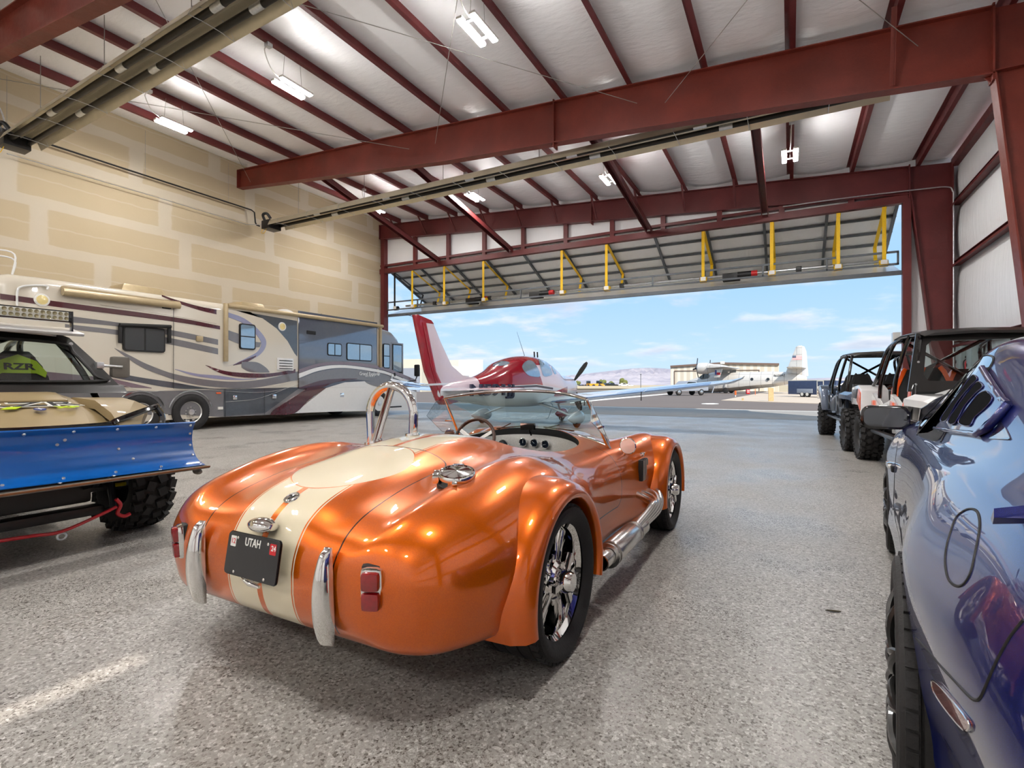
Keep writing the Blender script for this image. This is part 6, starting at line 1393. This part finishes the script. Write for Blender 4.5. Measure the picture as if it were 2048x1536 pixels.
n = NT('striped_flag'); x, y, z = n.xyz(); z0 = spz(1595,719.5)[1]; z1 = spz(1595,711)[1]; ya_, yb2 = spz(1604,715)[0], spz(1585,715)[0]; hz_ = z1-z0
st = (((z-z0)/hz_*6.5).floor().mod(2.0)).lt(.5); canton = z.gt(z0+hz_*.45)*y.gt(ya_+(yb2-ya_)*.6); n.set('Base Color', n.mix(canton, n.mix(st, rgb(240,236,232), rgb(214,120,120)), rgb(92,104,124))); M['striped_flag'] = n.m
for s in (-1, 1): MB().box((s*.142, (ya_+yb2)/2, (z0+z1)/2), (.012, abs(yb2-ya_), hz_)).build('flag_marking', 'striped_flag', fn)
def spsurf(secs, name, m):
    mb = MB(); R = mb.grid([[(x, yl-c*a, z+c*b*k) for a, b in AF] for x, yl, z, c, k in secs], cu=True); mb.cap(R[0]); mb.cap(R[-1]); return mb.build(name, m, sp, sharp=45)
yf_, zf_ = spz(1575, 737)
for s in (-1, 1): spsurf([(s*.1,yf_,zf_,2.3,.8),(s*3.2,yf_-.3,zf_+.05,1.8,.8),(s*4.1,yf_-.6,zf_+.08,1.2,.7)], 'tailplane', 'old_aluminium')
yw, zw = spz(1432, 741)
spsurf([(-5.4,yw+.1,zw+.35,2.6,1),(-3.8,yw+.2,zw+.3,3.0,1.1),(0,yw+.2,zw+.2,3.3,1.1),(3.8,yw+.2,zw+.3,3.0,1.1),(5.4,yw+.1,zw+.35,2.6,1)], 'wing', 'old_aluminium')
for s in (-1, 1):
    e = child('engine', sp, (s*3.4, yw+.1, zw+.25)); MB().lathe([(.35,1.6),(.62,1.62),(.80,1.45),(.84,.9),(.80,.2),(.55,-.8),(.2,-1.6),(.001,-1.7)], rx(-PI/2), 24).build('cowling', 'old_aluminium', e)
    MB().lathe([(.001,1.5),(.62,1.5)], rx(-PI/2), 20).build('engine_face', 'black_trim', e); mb = MB(); [mb.box((0,1.8,.85), (.22,.06,1.6), ry(2*PI*k/3+.4)) for k in range(3)]; mb.ball((0,1.85,0), .18); mb.build('propeller', 'black_steel', e)
    pyl = MB().prism([(yw-1.0,zw+.2),(yw-2.0,zw+.2),(yw-1.6,zw-1.1),(yw-.8,zw-1.1)], s*4.2-.1, s*4.2+.1, YZ(0), bev=.04).build('float_pylon', 'old_aluminium', sp)
    for m_, y0, y1, za, zb in (('badge_blue',-1.05,-1.3,-.7,.0),('plate_white',-1.3,-1.8,-.35,0),('sticker_red',-1.3,-1.8,-.7,-.35)): MB().box((s*(4.2+.105), yw+(y0+y1)/2+.1, zw-.05+(za+zb)/2), (.01,abs(y1-y0),zb-za)).build('state_flag', m_, pyl)
    e = child('landing_gear', sp, (s*1.7, spz(1457,780)[0], 0)); MB().lathe([(.001,-.12),(.3,-.12),(.42,-.06),(.42,.06),(.3,.12),(.001,.12)], tr(0,0,.42) @ ry(PI/2), 20).build('tire', 'rubber', e); MB().tube([(0,0,.4),(-s*.2,0,1.9)], .08, 8).build('gear_leg', 'old_aluminium', e)
    MB().tube([(s*2.2,spz(1432,780)[0],0),(s*1.4,spz(1437,770)[0],1.7)], .07, 6).build('support_stand', 'building_grey', sp)
ck = [spz(*q) for q in ((1421,746),(1412,747),(1402,755),(1406,758),(1421,756))]
for s in (-1, 1): MB().prism(ck, s*1.0-.18, s*1.0+.18, YZ(0)).build('cockpit_window', 'window_dark', sp)
for u in (1507, 1539): y, z = spz(u, 758.5); [MB().lathe([(.001,.03),(.2,.03),(.21,0)], tr(s*1.13,y,z) @ ry(s*PI/2), 14).build('porthole', 'window_dark', sp) for s in (-1, 1)]
y, z = spz(1561, 751); text_mesh('N1954Z', .36, 'registration_lettering', 'black_trim', sp, tr(-.93, y, z) @ rz(PI/2) @ rx(PI/2) @ ry(PI), .03, .004, 1.15)
# ---- grey pickup facing left
def pickup(name, lab, m, u, D, dirv, k=1.0, group=None):
    p = gpt(u, D); t = thing(name, lab, 'car', p, dirv, group); t.scale = (k, k, k)
    body = [(-2.7,.55),(-2.72,1.08),(-1.1,1.12),(-.95,1.72),(.35,1.75),(1.0,1.15),(2.45,1.05),(2.6,.85),(2.6,.5)]
    MB().prism(body, -.92, .92, YZ(0), bev=.07).build('body', m, t, sharp=25); MB().prism([(-.85,1.18),(-.8,1.62),(.32,1.66),(.82,1.2)], -.935, .935, YZ(0)).build('side_window', 'window_dark', t)
    MB().box((0,2.62,.72), (1.7,.08,.3), bev=.02).build('bumper', 'black_trim', t)
    for y in (-1.65, 1.65):
        for s in (-1, 1): w_ = MB().lathe([(.001,-.13),(.3,-.13),(.40,-.08),(.40,.08),(.3,.13),(.001,.13)], tr(s*.82,y,.40) @ ry(PI/2), 20).build('wheel', 'rubber', t); MB().lathe([(.001,.14),(.2,.14),(.24,.12)], tr(s*.82,y,.40) @ ry(s*PI/2), 16).build('hub', 'aluminium', w_)
    return t
pickup('pickup_truck', 'light grey pickup parked under the seaplane nose', 'building_grey', 1371, 60, TH+PI/2+.35, .95)
# ---- blue trailer with a utility door
t = thing('enclosed_trailer', 'dark blue enclosed box trailer with white-framed door on the gravel', 'trailer', (gpt(1576,52)+gpt(1672,47))/2, math.atan2(*(gpt(1672,47)-gpt(1576,52)).yx)); LT = (gpt(1672,47)-gpt(1576,52)).length
mat('trailer_blue', rgb(58,72,104), .5, var=.15, vs=3)
MB().box((0, 1.0, .95), (LT, 2.0, 1.35), bev=.03).build('box_body', 'trailer_blue', t); MB().box((0, 1.0, 1.65), (LT+.05, 2.05, .06)).build('roof', 'building_white', t)
d_ = MB().box((LT*.20, -.02, .95), (.62,.04,1.25), bev=.01).build('side_door', 'trailer_blue', t)
for x, z, w_, h_ in ((LT*.20-.33,.95,.06,1.3),(LT*.20+.33,.95,.06,1.3),(LT*.20,1.58,.7,.06),(LT*.20,.32,.7,.06)): MB().box((x,-.045,z), (w_,.03,h_)).build('door_frame', 'building_white', d_)
MB().box((-LT*.12, -.06, .62), (LT*.33,.08,.42), bev=.02).build('fender', 'building_grey', t)
for x in (-LT*.17, -LT*.06): w_ = MB().lathe([(.001,-.1),(.2,-.1),(.3,-.06),(.3,.06),(.2,.1),(.001,.1)], tr(x,.0,.3) @ rx(PI/2), 20).build('wheel', 'rubber', t); MB().lathe([(.001,.11),(.17,.11)], tr(x,0,.3) @ rx(PI/2), 14).build('hub', 'building_white', w_)
MB().box((-LT*.5-.4, 1.0, .35), (.9,.12,.1)).build('tow_tongue', 'black_steel', t)
# ---- site clutter
p = gpt(1542, 37.5); o = MB().prism([(-.19,0),(.19,0),(.19,.98),(-.19,1.0)], -.02, .02, MX.Translation(p) @ rz(TH) @ rx(PI/2)).build('plywood_board', mat('plywood', rgb(198,170,124), .8, var=.2, vs=6).name); tag(o, 'upright sheet of plywood standing at the edge of the gravel', 'board')
o = MB().box(gpt(1485.5,39.5)+V((0,0,.08)), (.14,.14,.2)).build('wood_block', 'plywood'); tag(o, 'short wooden block at the gravel corner', 'block')
mat('safety_orange', rgb(236,104,40), .5)
p = gpt(1471, 52); o = MB().tube([p, p+V((0,0,.5))], .05, 8).build('marker_stake', 'building_white'); tag(o, 'wooden stake with orange cap in front of the seaplane wheel', 'stake'); q = MB().tube([(0,0,.2),(0,0,.62)], .09, 8).build('stake_cap', 'safety_orange', o)
p = gpt(1510.5, 60); o = MB().tube([p, p+V((0,0,.75))], .03, 6).build('marker_stake', 'safety_orange'); tag(o, 'thin orange stake by the asphalt seam right of the red cart', 'stake')
p = gpt(1495.5, 66); t = thing('tool_cart', 'small red tool cart under the seaplane hull', 'cart', p, TH); MB().box((0,0,.35), (.42,.3,.6), bev=.02).build('cabinet', 'tow_red', t); [MB().box((0,-.155,z), (.3,.02,.08)).build('drawer', 'plate_white', t) for z in (.5,.3)]
def loader(u, D, lab, a):
    p = gpt(u, D); t = thing('wheel_loader', lab, 'loader', p, a); MB().box((0,-.6,1.3), (1.9,3.0,1.1), bev=.15).build('engine_hood', mat('loader_yellow', rgb(232,160,30), .5).name if 'loader_yellow' not in M else 'loader_yellow', t); MB().box((0,.6,2.4), (1.6,1.5,1.5), bev=.1).build('cab', 'window_dark', t); MB().box((0,3.2,.8), (2.4,1.0,1.1), bev=.1).build('bucket', 'loader_yellow', t)
    MB().beam((0,1.0,1.2), (0,3.0,1.0), .8, .3).build('lift_arm', 'loader_yellow', t)
    for y in (-1.3, 1.5):
        for s in (-1, 1): MB().lathe([(.001,-.25),(.7,-.25),(.75,.0),(.7,.25),(.001,.25)], tr(s*1.0,y,.75) @ ry(PI/2), 16).build('wheel', 'rubber', t)
loader(1178, 245, 'yellow wheel loader nearest the aeroplane nose', .9); loader(1193, 235, 'second yellow wheel loader, left of the dark truck', -1.2); loader(1203, 290, 'smaller orange-yellow loader right behind the second one', 2.0)
cars = [(1146,'white van by the aeroplane cowl','building_white',.9),(1151,'dark blue car right of the white van','trailer_blue',.8),(1158,'dark car parked left of the yellow loaders','window_dark',.8),(1164,'blue car just left of the first loader','trailer_blue',.8),(1214,'black truck right of the yellow loaders','window_dark',1.2),(1222,'dark truck with a load beside the black truck','window_dark',1.3),(1231,'blue car in front of the round tree','trailer_blue',.9),(1246,'long white pickup above the aeroplane wing','building_white',1.3),(1257,'white car right behind the long white pickup','building_white',1.0)]
for i, (u, lab, m, k) in enumerate(cars): pickup('parked_car', lab, m, u, 212+9*i, TH+PI/2*(1 if i % 2 else -1)+.3, k, 'vehicles parked beyond the field')
mat('tree_leaf', rgb(112,118,62), .9, var=.3, vs=.6)
for u, D, h_, lab in ((1155,330,4.4,'small round tree left of the yellow loaders'),(1205,330,5.0,'dark green tree behind the yellow loaders'),(1246,330,6.2,'round olive tree above the white pickup'),(1222,360,5.0,'low bush behind the dark trucks')):
    t = thing('tree', lab, 'tree', gpt(u, D)); mb = MB()
    for k in range(9): mb.ball((random.uniform(-1,1)*h_*.22, random.uniform(-1,1)*h_*.22, h_*(.5+random.uniform(-.15,.22))), h_*random.uniform(.18,.28), n=8)
    mb.build('foliage', 'tree_leaf', t); MB().tube([(0,0,0),(0,0,h_*.4)], .15, 6).build('trunk', 'roof_brown', t)
p = gpt(1281.5, 160); t = thing('light_pole', 'thin grey lamp post left of the far cream hangar', 'lamp post', p); MB().tube([(0,0,0),(0,0,vz(749,160))], .10, 6).build('pole', 'grey_steel', t); MB().box((0,0,vz(748.6,160)), (.5,.3,.2)).build('lamp_head', 'grey_steel', t)
mb = MB(); R = mb.grid([[gpt(u, D)+V((0,0,z)) for u in range(1120, 1345, 8)] for D, z in ((165,0),(175,.5),(185,.9),(195,.4),(205,0))]); struct(mb.build('dirt_mound', 'dry_field'), 'low bank of dry earth in front of the parked vehicles', 'bank')
# leaf on the floor and light bar patch
p = on_z(1665, 1222, .004); o = MB().prism([(-.035,-.004),(-.01,-.008),(.03,-.005),(.04,.0),(.03,.006),(-.01,.007)], 0, .004, MX.Translation(p) @ rz(TH-.3)).build('dry_twig', mat('twig', rgb(70,62,44), .9).name); tag(o, 'tiny dry twig lying on the open floor', 'twig')
